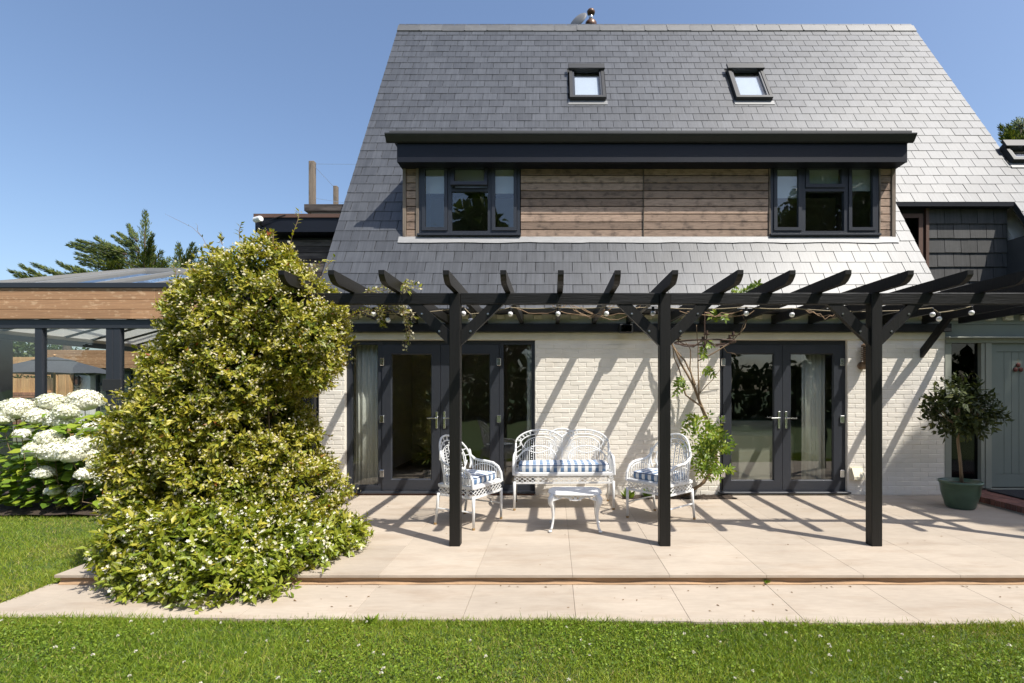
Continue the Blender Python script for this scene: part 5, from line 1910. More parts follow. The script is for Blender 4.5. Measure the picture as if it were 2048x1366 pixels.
flowers(TIP, AXS, 0.50, 4, 0.008, 0.0140, jas, 0.0, 0.65)
flowers(TIP2, AX2, 0.26, 5, 0.010, 0.017, jas, 0.45, 1.0)
stm = MB()
for i in range(26):
    a = random.uniform(0, 6.28)
    x0, y0 = -3.02 + 0.12 * math.cos(a), 5.05 + 0.12 * math.sin(a)
    tx, ty, tz_ = -3.05 + random.uniform(-0.45, 0.35), 5.12 + random.uniform(-0.2, 0.3), random.uniform(0.9, 2.45)
    pts = [(x0 + (tx - x0) * t + random.uniform(-0.05, 0.05), y0 + (ty - y0) * t + random.uniform(-0.05, 0.05), tz_ * t) for t in (0, 0.25, 0.5, 0.75, 1)]
    stm.tube(pts, [0.016, 0.013, 0.011, 0.008, 0.005], 5)
stm.build('stem', 'vine', jas)


def sprig(parent, pts, nl, size, m, rad=0.0035, fl=0, droop=0.0):
    """one loose shoot with leaves along it"""
    pts = [Vector(p) for p in pts]
    MB().tube(pts, [rad] * (len(pts) - 1) + [rad * 0.5], 4).build('shoot', 'twig', parent)
    LP, LD, LN = [], [], []
    for k in range(nl):
        t = 0.12 + 0.88 * k / max(1, nl - 1)
        i = min(int(t * (len(pts) - 1)), len(pts) - 2)
        u = t * (len(pts) - 1) - i
        p = pts[i].lerp(pts[i + 1], u)
        d = (pts[i + 1] - pts[i]).normalized()
        s_ = Vector(unit(1)[0])
        s_ = (s_ - d * s_.dot(d)).normalized()
        LP.append(p); LD.append(s_ + d * 0.7); LN.append(d + Vector((0, 0, 0.7)))
    scatter('leaf', LP, LD, LN, RNG.uniform(0.7, 1.2, nl) * size, LEAF_V, LEAF_F, m, parent, RNG.uniform(0.3, 0.85, nl))
    if fl:
        T_ = np.array([tuple(p) for p in LP])[RNG.integers(0, nl, fl)]
        flowers(T_, unit(fl), 1.0, 3, 0.010, 0.017, parent, 0.2, 0.9)


def at(px, py, Y):
    return Vector(((px - 1107) * Y / FPX, Y, CAM_Z + (778 - py) * Y / FPX))


sprig(jas, [at(575, 510, 5.1), at(585, 470, 5.1), at(596, 440, 5.1), at(598, 424, 5.1)], 14, 0.055, 'jasmine_leaf', fl=2)
sprig(jas, [at(480, 480, 5.0), at(478, 462, 5.0), at(482, 448, 5.0)], 9, 0.055, 'jasmine_leaf')
sprig(jas, [at(545, 500, 5.0), at(547, 470, 5.0), at(545, 460, 5.0)], 8, 0.05, 'jasmine_leaf')
sprig(jas, [at(415, 495, 5.0), at(405, 475, 5.0), at(395, 462, 5.0), at(395, 450, 5.0)], 5, 0.03, 'jasmine_leaf', 0.002)
sprig(jas, [at(405, 475, 5.0), at(385, 455, 5.0), at(355, 440, 5.0), at(330, 428, 5.0)], 4, 0.012, 'jasmine_leaf', 0.0015)
for (a, b_, c) in (((640, 560), (655, 530), (668, 515)), ((620, 540), (640, 525), (650, 520)), ((350, 560), (352, 540), (345, 530)), ((445, 490), (440, 478), (445, 470))):
    sprig(jas, [at(*a, 5.0), at(*b_, 5.0), at(*c, 5.0)], 9, 0.055, 'jasmine_leaf', fl=2)
# arms of jasmine along the rafters and hanging strands
for pts, nl in (([at(700, 600, 5.2), at(740, 585, 5.15), at(775, 575, 5.1), at(830, 570, 5.1)], 46), ([at(690, 640, 5.2), at(720, 622, 5.2), at(765, 618, 5.2), at(805, 612, 5.15)], 46),
                ([at(760, 615, 5.2), at(768, 640, 5.2), at(772, 652, 5.2)], 22), ([at(800, 612, 5.2), at(808, 640, 5.2), at(812, 668, 5.2), at(806, 690, 5.2)], 22),
                ([at(780, 585, 5.1), at(800, 570, 5.05), at(826, 578, 5.0)], 26), ([at(805, 610, 5.2), at(815, 628, 5.2), at(826, 640, 5.2)], 12)):
    for rep in range(3):
        o3 = Vector((random.uniform(-.05, .05), random.uniform(-.05, .05), random.uniform(-.035, .035)))
        sprig(jas, [p + o3 * (0.3 + i * 0.4) for i, p in enumerate(pts)], nl // 2, 0.052, 'jasmine_leaf', fl=6)

# ------------------------------------------------------------------ wisteria on the wall by the middle post
wis = thing('wisteria', 'twisted wisteria vine with fresh hanging leaves climbing beside the narrow doors', 'climber', (2.15, 7.28, 0))
YV = 7.22
stems = [[(1375, 1000), (1400, 970), (1432, 930), (1428, 880), (1405, 815), (1385, 770), (1362, 725), (1346, 690), (1335, 660)],
         [(1380, 1000), (1408, 965), (1434, 920), (1424, 860), (1398, 800), (1382, 745), (1368, 720), (1352, 700), (1340, 680)],
         [(1405, 815), (1372, 790), (1358, 735), (1350, 715), (1345, 690)],
         [(1398, 800), (1395, 740), (1396, 690), (1394, 650)],
         [(1392, 770), (1380, 735), (1382, 700), (1372, 685)],
         [(1395, 790), (1425, 760), (1442, 738)],
         [(1396, 722), (1430, 705), (1465, 685), (1490, 655), (1500, 625), (1545, 610)],
         [(1480, 670), (1490, 640), (1485, 630)],
         [(1440, 682), (1455, 705), (1470, 707), (1476, 712)]]
wb2 = []
for i, s_ in enumerate(stems):
    Yv = YV - (0.0 if i < 6 else 0.25)
    pts = [at(px + random.uniform(-2, 2), py, Yv - 0.02 * math.sin(k * 1.3 + i)) for k, (px, py) in enumerate(s_)]
    if i < 2:
        pts = [Vector((1.75 + 0.1 * i, 7.27, 0.0))] + pts[1:]
    r0 = (0.024, 0.020, 0.013, 0.011, 0.011, 0.007, 0.010, 0.006, 0.004)[i]
    # smooth by subdivision
    fine = []
    for p, q in zip(pts[:-1], pts[1:]):
        for t in (0, 0.33, 0.66):
            fine.append(p.lerp(q, t) + Vector((random.uniform(-.006, .006), random.uniform(-.006, .006), 0)))
    fine.append(pts[-1])
    MB().tube(fine, [r0 * (1 - 0.55 * k / len(fine)) for k in range(len(fine))], 7).build('stem', 'vine', wis, smooth=True)


def pinnate(parent, p0, p1, pairs, size):
    p0, p1 = Vector(p0), Vector(p1)
    ax_ = (p1 - p0)
    sag = Vector((0, 0, -0.12 * ax_.length))
    LP, LD, LN = [], [], []
    d = ax_.normalized()
    s_ = d.cross(Vector((random.uniform(-.4, .4), -1, random.uniform(0, .8)))).normalized()
    nn = s_.cross(d)
    for k in range(pairs):
        t = 0.2 + 0.75 * k / (pairs - 1)
        p = p0 + ax_ * t + sag * 4 * t * (t - 1) * -1 * 0
        for sg in (-1, 1):
            LP.append(p); LD.append(s_ * sg + d * 0.55 + Vector(RNG.normal(0, 0.12, 3))); LN.append(nn + Vector(RNG.normal(0, 0.25, 3)))
    LP.append(p1); LD.append(d); LN.append(nn)
    return LP, LD, LN


WP, WD, WN = [], [], []
anch = [(1405, 870), (1412, 880), (1425, 890), (1432, 880), (1428, 905), (1418, 900), (1437, 900), (1430, 915), (1420, 860), (1408, 850)]
for i in range(72):
    px, py = random.choice(anch)
    a = random.uniform(0, math.pi * 2)
    L = random.uniform(24, 50)
    dx, dy = math.cos(a) * L * 0.85, abs(math.sin(a)) * L * 1.1 + 8
    if random.random() < 0.3:
        dy = -dy * 0.4
    y_ = YV - random.uniform(0.03, 0.25)
    q = pinnate(wis, at(px + random.uniform(-18, 14), py + random.uniform(-30, 34), y_), at(px + dx, py + dy, y_ - random.uniform(0, 0.12)), random.randint(5, 7), 0.06)
    WP += q[0]; WD += q[1]; WN += q[2]
for (a_, b_) in (((1400, 835), (1372, 850)), ((1395, 840), (1368, 862)), ((1405, 840), (1380, 830)), ((1372, 755), (1352, 770)), ((1380, 770), (1350, 785)), ((1402, 735), (1424, 748)), ((1376, 765), (1358, 762)),
                 ((1475, 590), (1515, 572)), ((1480, 585), (1462, 580)), ((1500, 590), (1520, 566)), ((1470, 600), (1500, 580)), ((1440, 640), (1430, 625)), ((1445, 615), (1425, 630)), ((1405, 680), (1420, 695)), ((1410, 690), (1404, 712)), ((1440, 620), (1452, 635))):
    for rep in range(2):
        y_ = (YV - 0.1) if a_[1] > 700 else 6.6
        q = pinnate(wis, at(a_[0] + random.uniform(-4, 4), a_[1] + random.uniform(-4, 4), y_), at(b_[0] + random.uniform(-5, 5), b_[1] + random.uniform(-5, 5), y_ - 0.05), 5, 0.05)
        WP += q[0]; WD += q[1]; WN += q[2]
scatter('foliage', WP, WD, WN, RNG.uniform(0.05, 0.085, len(WP)), LEAF_V, LEAF_F, 'wisteria_leaf', wis)
# bare runners looping under the rafters
for i in range(6):
    rn = MB()
    x0 = random.uniform(1010, 1180); x1 = x0 + random.uniform(60, 140)
    sag_ = random.uniform(8, 26)
    Yv = random.uniform(5.6, 6.4)
    pts = [at(x0 + (x1 - x0) * t, 612 + sag_ * 4 * t * (1 - t) + random.uniform(-3, 3), Yv + 0.1 * math.sin(t * 5)) for t in [k / 9 for k in range(10)]]
    rn.tube(pts, 0.0045, 5).build('runner', 'twig', wis)
for i in range(5):
    rn = MB()
    x0 = random.uniform(1340, 1800); x1 = x0 + random.uniform(50, 130)
    Yv = random.uniform(5.5, 6.6)
    pts = [at(x0 + (x1 - x0) * t, 622 + random.uniform(5, 16) * 4 * t * (1 - t) + random.uniform(-3, 3), Yv) for t in [k / 9 for k in range(10)]]
    rn.tube(pts, 0.0045, 5).build('runner', 'twig', wis)
# plants in the pocket at the wall foot
for (x, lab) in ((1.05, 'small leafy plant at the wall foot left of the middle post'), (1.32, 'small leafy plant at the wall foot behind the middle post'), (1.62, 'small leafy plant at the wall foot under the right armchair')):
    weed('bed_plant', lab, x, 7.2, 0.0, 0.16, 26, 'wisteria_leaf')

# ------------------------------------------------------------------ bay tree in a green pot
bay = thing('potted_bay_tree', 'clipped ball bay tree in a glazed green pot beside the porch', 'potted tree', (5.26, 6.55, 0))
bx_, by_ = 5.26, 6.62
MB().lathe([(0.001, 0.0), (0.14, 0.0), (0.16, 0.02), (0.208, 0.20), (0.222, 0.315), (0.238, 0.325), (0.238, 0.352), (0.220, 0.357), (0.214, 0.33), (0.195, 0.31), (0.001, 0.305)], (bx_, by_, 0), 32).build('pot', 'pot_glaze', bay, smooth=True)
MB().lathe([(0.001, 0.307), (0.19, 0.312), (0.001, 0.318)], (bx_, by_, 0), 20).build('soil', 'soil', bay)
MB().tube([(bx_ + 0.02, by_, 0.3), (bx_ + 0.0, by_, 0.6), (bx_ - 0.03, by_, 0.85), (bx_ - 0.03, by_, 1.1), (bx_ - 0.02, by_, 1.3)], [0.021, 0.018, 0.017, 0.017, 0.012], 8).build('trunk', 'vine', bay, smooth=True)
BE = [(bx_ - 0.0, by_, 1.32, 0.24, 0.25, 0.25), (bx_ - 0.14, by_, 1.21, 0.17, 0.22, 0.15), (bx_ + 0.15, by_, 1.20, 0.17, 0.22, 0.14)]
BP, BN = ell_points(BE, 310, 0.14, 0.14, 0.2)
a_ = shoots(BP, BN, 9, 0.17, 0.072, 0.1)
r = np.concatenate([np.clip(0.1 + 0.35 * b + 0.4 * t + RNG.normal(0, 0.1, len(b)), 0, 1) for b, t in a_[4]])
scatter('crown', a_[0], a_[1], a_[2], a_[3], LEAF_V, LEAF_F, 'bay_leaf', bay, r)
br = MB()
for i in range(14):
    u = unit(1)[0]; u[2] = abs(u[2]) * 0.6
    br.tube([(bx_ - 0.03, by_, 1.05), (bx_ + u[0] * 0.15, by_ + u[1] * 0.15, 1.12 + u[2] * 0.2), (bx_ + u[0] * 0.3, by_ + u[1] * 0.3, 1.25 + u[2] * 0.3)], [0.009, 0.006, 0.003], 5)
br.build('branch', 'vine', bay)

# ------------------------------------------------------------------ hydrangeas
HEADS = [(34, 821, 53), (6, 839, 30), (102, 806, 41), (79, 836, 45), (107, 822, 38), (131, 825, 37), (170, 804, 53), (125, 842, 49), (44, 869, 24), (98, 879, 40), (70, 900, 34), (110, 905, 52), (142, 908, 50), (150, 882, 22),
         (170, 891, 36), (188, 912, 38), (192, 931, 28), (172, 950, 32), (160, 983, 32), (88, 947, 32), (180, 856, 22), (197, 885, 26), (106, 983, 24), (215, 850, 40), (235, 905, 40), (210, 960, 30)]
HY = [thing('hydrangea', 'hydrangea bush with only a few white heads at the left edge of the picture', 'hydrangea', (-7.1, 7.0, 0), 'white hydrangea bushes'),
      thing('hydrangea', 'hydrangea bush with the largest white flower heads in the middle of the bed', 'hydrangea', (-6.3, 6.9, 0), 'white hydrangea bushes'),
      thing('hydrangea', 'hydrangea bush with white heads half hidden by the big jasmine', 'hydrangea', (-5.8, 6.9, 0), 'white hydrangea bushes')]
cen = [-7.1, -6.4, -5.7]
for (px, py, w) in HEADS:
    Yh = (6.46 + random.uniform(0.0, 0.25)) if py > 850 else (6.95 + random.uniform(-0.1, 0.4))
    c = at(px, py, Yh)
    rad = w / 2 * Yh / FPX * 1.18
    hi_ = int(np.argmin([abs(c.x - q) for q in cen]))
    par = HY[hi_]
    n = int(150 + 520 * (rad / 0.17) ** 2)
    U = unit(n)
    U[:, 2] = np.where(U[:, 2] < -0.35, -U[:, 2], U[:, 2])
    sq = np.array([1, 1, 0.80])
    P = np.array(c) + U * sq * rad * RNG.uniform(0.82, 1.02, n)[:, None]
    D = np.cross(U, unit(n))
    fresh = random.random() < 0.3
    scatter('flower_head', P, D, U + RNG.normal(0, 0.35, (n, 3)), RNG.uniform(0.011, 0.017, n), PET_V, PET_F, 'hydrangea_petal', par, RNG.uniform(0.15 if fresh else 0.4, 0.7 if fresh else 1.0, n))
    MB().tube([c - Vector((0, 0, rad * 0.3)), c + Vector((random.uniform(-.1, .1), 0.05, -0.35)), Vector((cen[hi_] + random.uniform(-.2, .2), Yh + 0.1, 0.0))], 0.005, 5).build('stem', 'vine', par)
    bl = MB().ball(c - Vector((0, 0, 0.0)), rad * 0.8, 10, (1, 1, 0.72))
    bl.build('flower_core', 'plaster_white', par, smooth=True)
for i, cx in enumerate(cen):
    n = 700
    LP = np.stack([cx + RNG.normal(0, 0.30, n), 7.1 + RNG.normal(0, 0.26, n), RNG.uniform(0.12, 1.20, n)], 1)
    LP[:, 2] *= np.clip(1.15 - 0.5 * np.abs(LP[:, 0] - cx), 0.4, 1)
    low = np.arange(n) % 3 == 0                      # skirt of leaves down to the soil
    LP[low, 1] = RNG.uniform(6.56, 6.9, low.sum())
    LP[low, 2] = RNG.uniform(0.03, 0.62, low.sum())
    front = LP[:, 1] < 6.95
    LP[front, 2] = np.minimum(LP[front, 2], 1.05)
    a = RNG.uniform(0, 6.28, n)
    scatter('leaf', LP, np.stack([np.cos(a), np.sin(a) - 0.35, RNG.uniform(-0.5, 0.25, n)], 1), np.stack([RNG.normal(0, .3, n), -0.45 + RNG.normal(0, .3, n), np.ones(n)], 1), RNG.uniform(0.09, 0.155, n), WIDE_V, WIDE_F, 'hydrangea_leaf', HY[i])

# ------------------------------------------------------------------ trees


def limb(b, p, q, r0, r1, wob=0.1, n=5):
    p, q = Vector(p), Vector(q)
    pts = [p.lerp(q, i / n) + Vector((random.uniform(-wob, wob), random.uniform(-wob, wob), 0)) * (0 if i in (0, n) else 1) for i in range(n + 1)]
    b.tube(pts, [r0 + (r1 - r0) * i / n for i in range(n + 1)], 8)
    return pts


def crown_tree(name, label, x, y, h, rx, rz_, nleaf, lsize, m='tree_leaf', nb=9, low=0.35):
    t = thing(name, label, 'tree', (x, y, -0.12))
    b = MB()
    limb(b, (x, y, -0.12), (x + 0.2, y, h - rz_), 0.05 * rx + 0.1, 0.12, 0.08)
    E = []
    for i in range(nb):
        a = 2 * math.pi * i / nb + random.uniform(-.3, .3)
        rr = rx * random.uniform(0.35, 0.68)
        zz = h - rz_ + rz_ * random.uniform(-0.7, 0.62)
        c = (x + rr * math.cos(a), y + rr * math.sin(a), zz)
        E.append((*c, rx * random.uniform(0.32, 0.5), rx * random.uniform(0.32, 0.5), rz_ * random.uniform(0.28, 0.42)))
        limb(b, (x + 0.1, y, (h - rz_ * 2) * 0.8 + random.uniform(0, rz_)), c, 0.09, 0.03, 0.1)
    E.append((x, y, h - rz_, rx * 0.6, rx * 0.6, rz_ * 0.75))
    E.append((x, y, h - rz_ * 0.45, rx * 0.45, rx * 0.45, rz_ * 0.45))
    b.build('trunk', 'bark', t, smooth=True)
    P, Nn = ell_points(E, nleaf, 0.12, 0.16, 0.15)
    D = Nn * 0.4 + unit(len(P)) + np.array([0, 0, -0.2])
    S = RNG.uniform(0.6, 1.3, len(P)) * lsize
    scatter('crown', P, D, unit(len(P)) + np.array([0, 0, 0.6]), S, LEAF2_V, LEAF2_F, m, t, None, wid=S * 1.5)
    return t


def cypress_spray(P, D, S, p, q, w):
    """feathery foliage along a branch from p to tip q"""
    p, q = Vector(p), Vector(q)
    L = (q - p).length
    d = (q - p).normalized()
    n = int(120 * L / 0.5)
    for i in range(n):
        t = random.random() ** 0.85
        c = p.lerp(q, t)
        rad = w * (1 - t) ** 0.7 + 0.035
        s_ = Vector(unit(1)[0])
        s_ = (s_ - d * s_.dot(d) * 0.6).normalized()
        c2 = c + s_ * rad * random.random()
        P.append(c2); D.append(d * 1.2 + s_ * 0.5 + Vector((0, 0, 0.1))); S.append(random.uniform(0.14, 0.28) * (0.65 + 0.35 * (1 - t)))


YT = 22.0


def at2(zx, zy, Y=YT):
    return at(zx * 0.1953, 400 + zy * 0.1953, Y)


cyp = thing('cypress_tree', 'dark feathery cypress with a tall pointed leader behind the garden room', 'tree', (ax(289, YT), YT, -0.12))
tk = MB()
limb(tk, (ax(289, YT), YT, -0.12), at2(1480, 300), 0.16, 0.015, 0.03, 8)
P, D, S = [], [], []
BR = [((1480, 700), (1487, 120), 0.50), ((1400, 420), (1315, 260), .22), ((1420, 500), (1215, 340), .22), ((1420, 540), (1155, 375), .22), ((1420, 600), (1095, 450), .25), ((1250, 600), (980, 385), .3), ((1300, 560), (800, 415), .26),
      ((1300, 600), (730, 440), .25), ((1300, 640), (700, 465), .25), ((1300, 680), (785, 550), .28), ((1300, 720), (795, 600), .28), ((1300, 760), (830, 650), .3), ((1480, 640), (1565, 360), .2), ((1480, 700), (1580, 480), .25),
      ((1500, 760), (1650, 530), .35), ((1560, 760), (1740, 600), .4), ((1500, 740), (1250, 620), .5), ((1500, 760), (1350, 560), .5), ((1500, 780), (1450, 560), .5), ((1560, 800), (1560, 560), .5), ((1660, 800), (1660, 640), .5), ((1760, 800), (1790, 650), .45), ((1100, 800), (1150, 640), .5), ((1250, 800), (1200, 640), .5), ((1380, 800), (1330, 640), .5)]
for (p_, q_, w) in BR:
    dy = random.uniform(-1.2, 1.2)
    a, b_ = at2(*p_), at2(*q_, YT + dy)
    limb(tk, a, a.lerp(b_, 0.9), 0.05, 0.012, 0.02, 4)
    cypress_spray(P, D, S, a, b_, w * (0.62 if w < 0.3 else 0.85))
tk.build('trunk', 'bark', cyp)
scatter('crown', P, D, unit(len(P)), S, LEAF2_V, LEAF2_F, 'cypress_leaf', cyp, None, wid=np.array(S) * 0.42)
cy2 = thing('cypress_tree', 'low spreading cypress with drooping tips left of the tall one', 'tree', (ax(130, 21), 21.0, -0.12))
tk = MB()
limb(tk, (ax(130, 21), 21, -0.12), at2(700, 820, 21), 0.22, 0.08, 0.05, 6)
P, D, S = [], [], []
for (p_, q_, w) in [((900, 800), (600, 645), .2), ((950, 800), (780, 690), .2), ((780, 830), (345, 660), .2), ((520, 840), (215, 675), .17), ((430, 850), (100, 725), .16), ((430, 860), (170, 775), .15), ((650, 840), (570, 770), .3), ((900, 840), (850, 740), .35), ((1000, 840), (980, 740), .4), ((300, 880), (330, 800), .3), ((760, 850), (740, 760), .3)]:
    a, b_ = at2(*p_, 21), at2(*q_, 21 + random.uniform(-.8, .8))
    limb(tk, a, a.lerp(b_, 0.9), 0.04, 0.01, 0.02, 4)
    cypress_spray(P, D, S, a, b_, w * 0.7)
tk.build('trunk', 'bark', cy2)
scatter('crown', P, D, unit(len(P)), S, LEAF2_V, LEAF2_F, 'cypress_leaf', cy2, None, wid=np.array(S) * 0.42)
cy3 = thing('cypress_tree', 'small dark cypress tips just left of the jasmine', 'tree', (ax(375, 23), 23.0, -0.12))
tk = MB()
limb(tk, (ax(375, 23), 23, -0.12), at2(1880, 600, 23), 0.2, 0.06, 0.05, 6)
P, D, S = [], [], []
for (p_, q_, w) in [((1850, 700), (1830, 455), .28), ((1880, 700), (1975, 450), .22), ((1890, 700), (2015, 495), .22), ((1880, 760), (1790, 600), .3), ((1950, 760), (2080, 600), .3), ((1900, 780), (1890, 620), .4)]:
    a, b_ = at2(*p_, 23), at2(*q_, 23)
    limb(tk, a, a.lerp(b_, 0.9), 0.04, 0.01, 0.02, 4)
    cypress_spray(P, D, S, a, b_, w)
tk.build('trunk', 'bark', cy3)
scatter('crown', P, D, unit(len(P)), S, LEAF2_V, LEAF2_F, 'cypress_leaf', cy3, None, wid=np.array(S) * 0.42)
# conifer behind the right wing
YK = 20.0
cy4 = thing('conifer_tree', 'green conifer rising behind the right end of the roof', 'tree', (ax(2040, YK), YK, -0.12))
tk = MB()
limb(tk, (ax(2040, YK), YK, -0.12), at(2040, 260, YK), 0.3, 0.05, 0.05, 8)
P, D, S = [], [], []
for i in range(46):
    a_ = random.uniform(0, 6.28)
    px, py = 2040 + random.uniform(-40, 60), 240 + abs(random.gauss(0, 26)) + 0.3 * abs(random.uniform(-40, 60))
    q_ = at(px, py, YK + random.uniform(-1.5, 1.5))
    p_ = Vector((ax(2045, YK) + random.uniform(-.3, .3), YK, q_.z - random.uniform(0.5, 1.2)))
    limb(tk, p_, p_.lerp(q_, 0.9), 0.03, 0.01, 0.02, 3)
    cypress_spray(P, D, S, p_, q_, 0.3)
tk.build('trunk', 'bark', cy4)
scatter('crown', P, D, unit(len(P)), S, LEAF2_V, LEAF2_F, 'cypress_leaf', cy4, None, wid=np.array(S) * 0.42)

# garden trees beyond the lawn, behind the viewpoint (seen mirrored in the glass) and the tree that shades the porch
sh = thing('garden_tree', 'tall leafy tree right of the house whose crown shades the porch', 'tree', (13.6, 2.6, -0.12))
tk = MB()
limb(tk, (13.6, 2.6, -0.12), (13.2, 2.8, 9.0), 0.22, 0.10, 0.1, 7)
E = [(13.0, 2.9, 10.9, 2.1, 2.0, 2.0), (11.6, 2.3, 11.3, 0.95, 1.1, 1.0), (14.6, 2.2, 9.6, 1.6, 1.7, 1.5), (13.4, 2.0, 8.2, 1.9, 1.8, 1.4), (14.2, 3.4, 7.0, 1.5, 1.5, 1.2)]
for e in E:
    for k in range(4):
        limb(tk, (13.4, 2.7, e[2] - 2.2), (e[0] + random.uniform(-1, 1), e[1] + random.uniform(-1, 1), e[2] + random.uniform(-.5, 1)), 0.07, 0.02, 0.1)
tk.build('trunk', 'bark', sh, smooth=True)
P1, N1 = ell_points(E, 9000, 0.04, 0.07, 0.12)
P2, N2 = ell_points(E, 4500, 0.35, 0.15, 0.0)
P_ = np.concatenate([P1, P2])
scatter('crown', P_, unit(len(P_)), unit(len(P_)) + np.array([0, 0, 0.5]), RNG.uniform(0.14, 0.30, len(P_)), WIDE_V, WIDE_F, 'tree_leaf', sh)
SPOT = [(-15.5, -17, 9.0, 3.4), (-4.6, -15.5, 13.2, 3.0), (2.5, -19, 9.5, 4.2), (9.5, -18, 12.5, 4.4), (17.0, -15, 15.0, 4.6), (25.0, -12, 16.0, 5.0), (-24, -15, 8.5, 4.0)]
NAMES_ = ['low rounded', 'slender tall', 'wide low', 'broad', 'tall broad', 'tallest', 'distant low']
proto = None
for i, (x, y, h, rx) in enumerate(SPOT):
    crown_tree('garden_tree', NAMES_[i] + ' tree across the lawn seen only as a reflection in the windows', x, y, h, rx, h * 0.42, 15000, 0.50, nb=12)
crown_tree('dark_tree', 'dark low tree seen through the garden room glass above the slat screen', ax(75, 25), 25.0, 4.0, 2.6, 1.6, 5000, 0.22, nb=9)
# long hedge that closes the garden
hg = thing('hedge', 'long dark hedge closing the garden opposite the house', 'hedge', (0, -12.5, -0.12))
E = [(-26 + 2.1 * i, -12.6 + 0.3 * math.sin(i), 1.3, 1.5, 0.9, 1.7 + 0.3 * math.sin(i * 1.7)) for i in range(28)]
P, Nn = ell_points(E, 16000, 0.05, 0.08, 0.1)
ok = P[:, 2] > -0.1
scatter('foliage', P[ok], Nn[ok] * 0.5 + unit(ok.sum()), Nn[ok] + unit(ok.sum()) * 0.6, RNG.uniform(0.25, 0.42, ok.sum()), WIDE_V, WIDE_F, 'tree_leaf', hg)
hb_ = MB()
for i in range(28):
    hb_.tube([(-26 + 2.1 * i, -12.6, -0.12), (-26 + 2.1 * i + 0.1, -12.6, 1.2)], [0.08, 0.03], 6)
hb_.build('trunk', 'bark', hg)
# ------------------------------------------------------------------ garden room on the left
YO = 8.5
go_ = thing('garden_room', 'glazed garden room with larch fascia and dark frames at the left', 'building', (-7.5, 9.5, 0))
OX0, OX1 = -9.75, -3.75
OYB = 14.0
# fascia boards with butt joints
for r, (z0_, z1_) in enumerate(((2.70, 2.852), (2.856, 3.012), (3.016, 3.172))):
    jx = (-7.0, -5.9, -6.6)[r]
    for (xa, xb) in ((OX0 - 0.25, jx - 0.001), (jx + 0.001, OX1)):
        MB().cbox(xa, xb, YO - 0.02, YO + 0.005, z0_, z1_, 0.004).build('fascia_board', 'larch', go_)
    MB().cbox(OX0 - 0.27, OX0 - 0.252, YO - 0.018, OYB, z0_, z1_, 0.004).build('fascia_board', 'larch', go_)
MB().box(OX0 - 0.24, OX1, YO + 0.006, YO + 0.18, 2.72, 3.19).build('fascia_core', 'underlay', go_)
MB().cbox(OX0 - 0.27, OX1, YO - 0.028, YO + 0.2, 3.176, 3.205, 0.003).build('drip_board', 'larch', go_)
MB().cbox(OX0 - 0.31, OX1, YO - 0.045, YO + 0.22, 3.209, 3.295, 0.006).build('roof_edge', 'anthracite', go_)
# glazed hipped roof: bars and panes
RZ0, RZ1 = 3.26, 4.10
RYB = OYB - 0.2
ry0, ryT = YO + 0.1, YO + 2.6
hipx = -9.1
bars = []
L_ = Vector((OX0 - 0.1, ry0, RZ0)); Tl = Vector((hipx, ryT, RZ1)); Tr = Vector((OX1 - 0.5, ryT, RZ1)); Rr_ = Vector((OX1, ry0, RZ0)); Bl = Vector((OX0 - 0.1, RYB, RZ0)); Br = Vector((OX1, RYB, RZ0))
rb_ = MB()
for (p, q) in ((L_, Tl), (Tl, Tr), (Tr, Rr_), (Tl, Bl)):
    rb_.bar(p, q, 0.09, 0.10)
for k in range(1, 6):
    t = k / 6
    p = L_.lerp(Rr_, t)
    top_y = ryT
    q = Vector((p.x + (0.0), ryT, RZ1)) if p.x > hipx else L_.lerp(Tl, (p.x - L_.x) / (Tl.x - L_.x))
    if (q - p).length > 0.3:
        rb_.bar(p, q, 0.05, 0.09)
for k in range(1, 5):
    p = L_.lerp(Bl, k / 5)
    rb_.bar(p, p.lerp(Vector((hipx, ryT, RZ1)), 0.98), 0.05, 0.09)
ro_ = rb_.build('roof_bar', 'roof_grey', go_)
MB().add([L_, Rr_, Tr, Tl], [(0, 1, 2, 3)]).build('roof_pane', 'glass_sky', go_)
MB().add([L_, Tl, Bl], [(0, 1, 2)]).build('roof_pane', 'glass_sky', go_)
MB().add([Bl, Tl, Tr, Br], [(0, 1, 2, 3)]).build('roof_pane', 'glass_sky', go_)
# white inner ceiling slopes with beams, seen through the front
MB().add([(OX0 + 0.02, YO + 0.25, 2.57), (OX0 + 0.02, OYB - 0.1, 2.57), (OX0 + 2.2, OYB - 0.1, 3.16), (OX0 + 2.2, YO + 0.25, 3.16)], [(0, 1, 2, 3)]).build('ceiling', 'roof_blind', go_)
for k in range(9):
    y = YO + 0.5 + k * 0.58
    MB().bar((OX0 + 0.05, y, 2.555), (OX0 + 2.15, y, 3.135), 0.055, 0.03).build('ceiling_bar', 'gutter', go_)
MB().box(OX0 + 0.0, OX0 + 0.10, YO + 0.2, OYB - 0.1, 2.50, 2.565).build('frieze', 'plaster_beige', go_)
MB().box(OX0 + 0.0, OX0 + 0.12, YO + 0.2, OYB - 0.1, 2.40, 2.497).build('side_head', 'anthracite', go_)
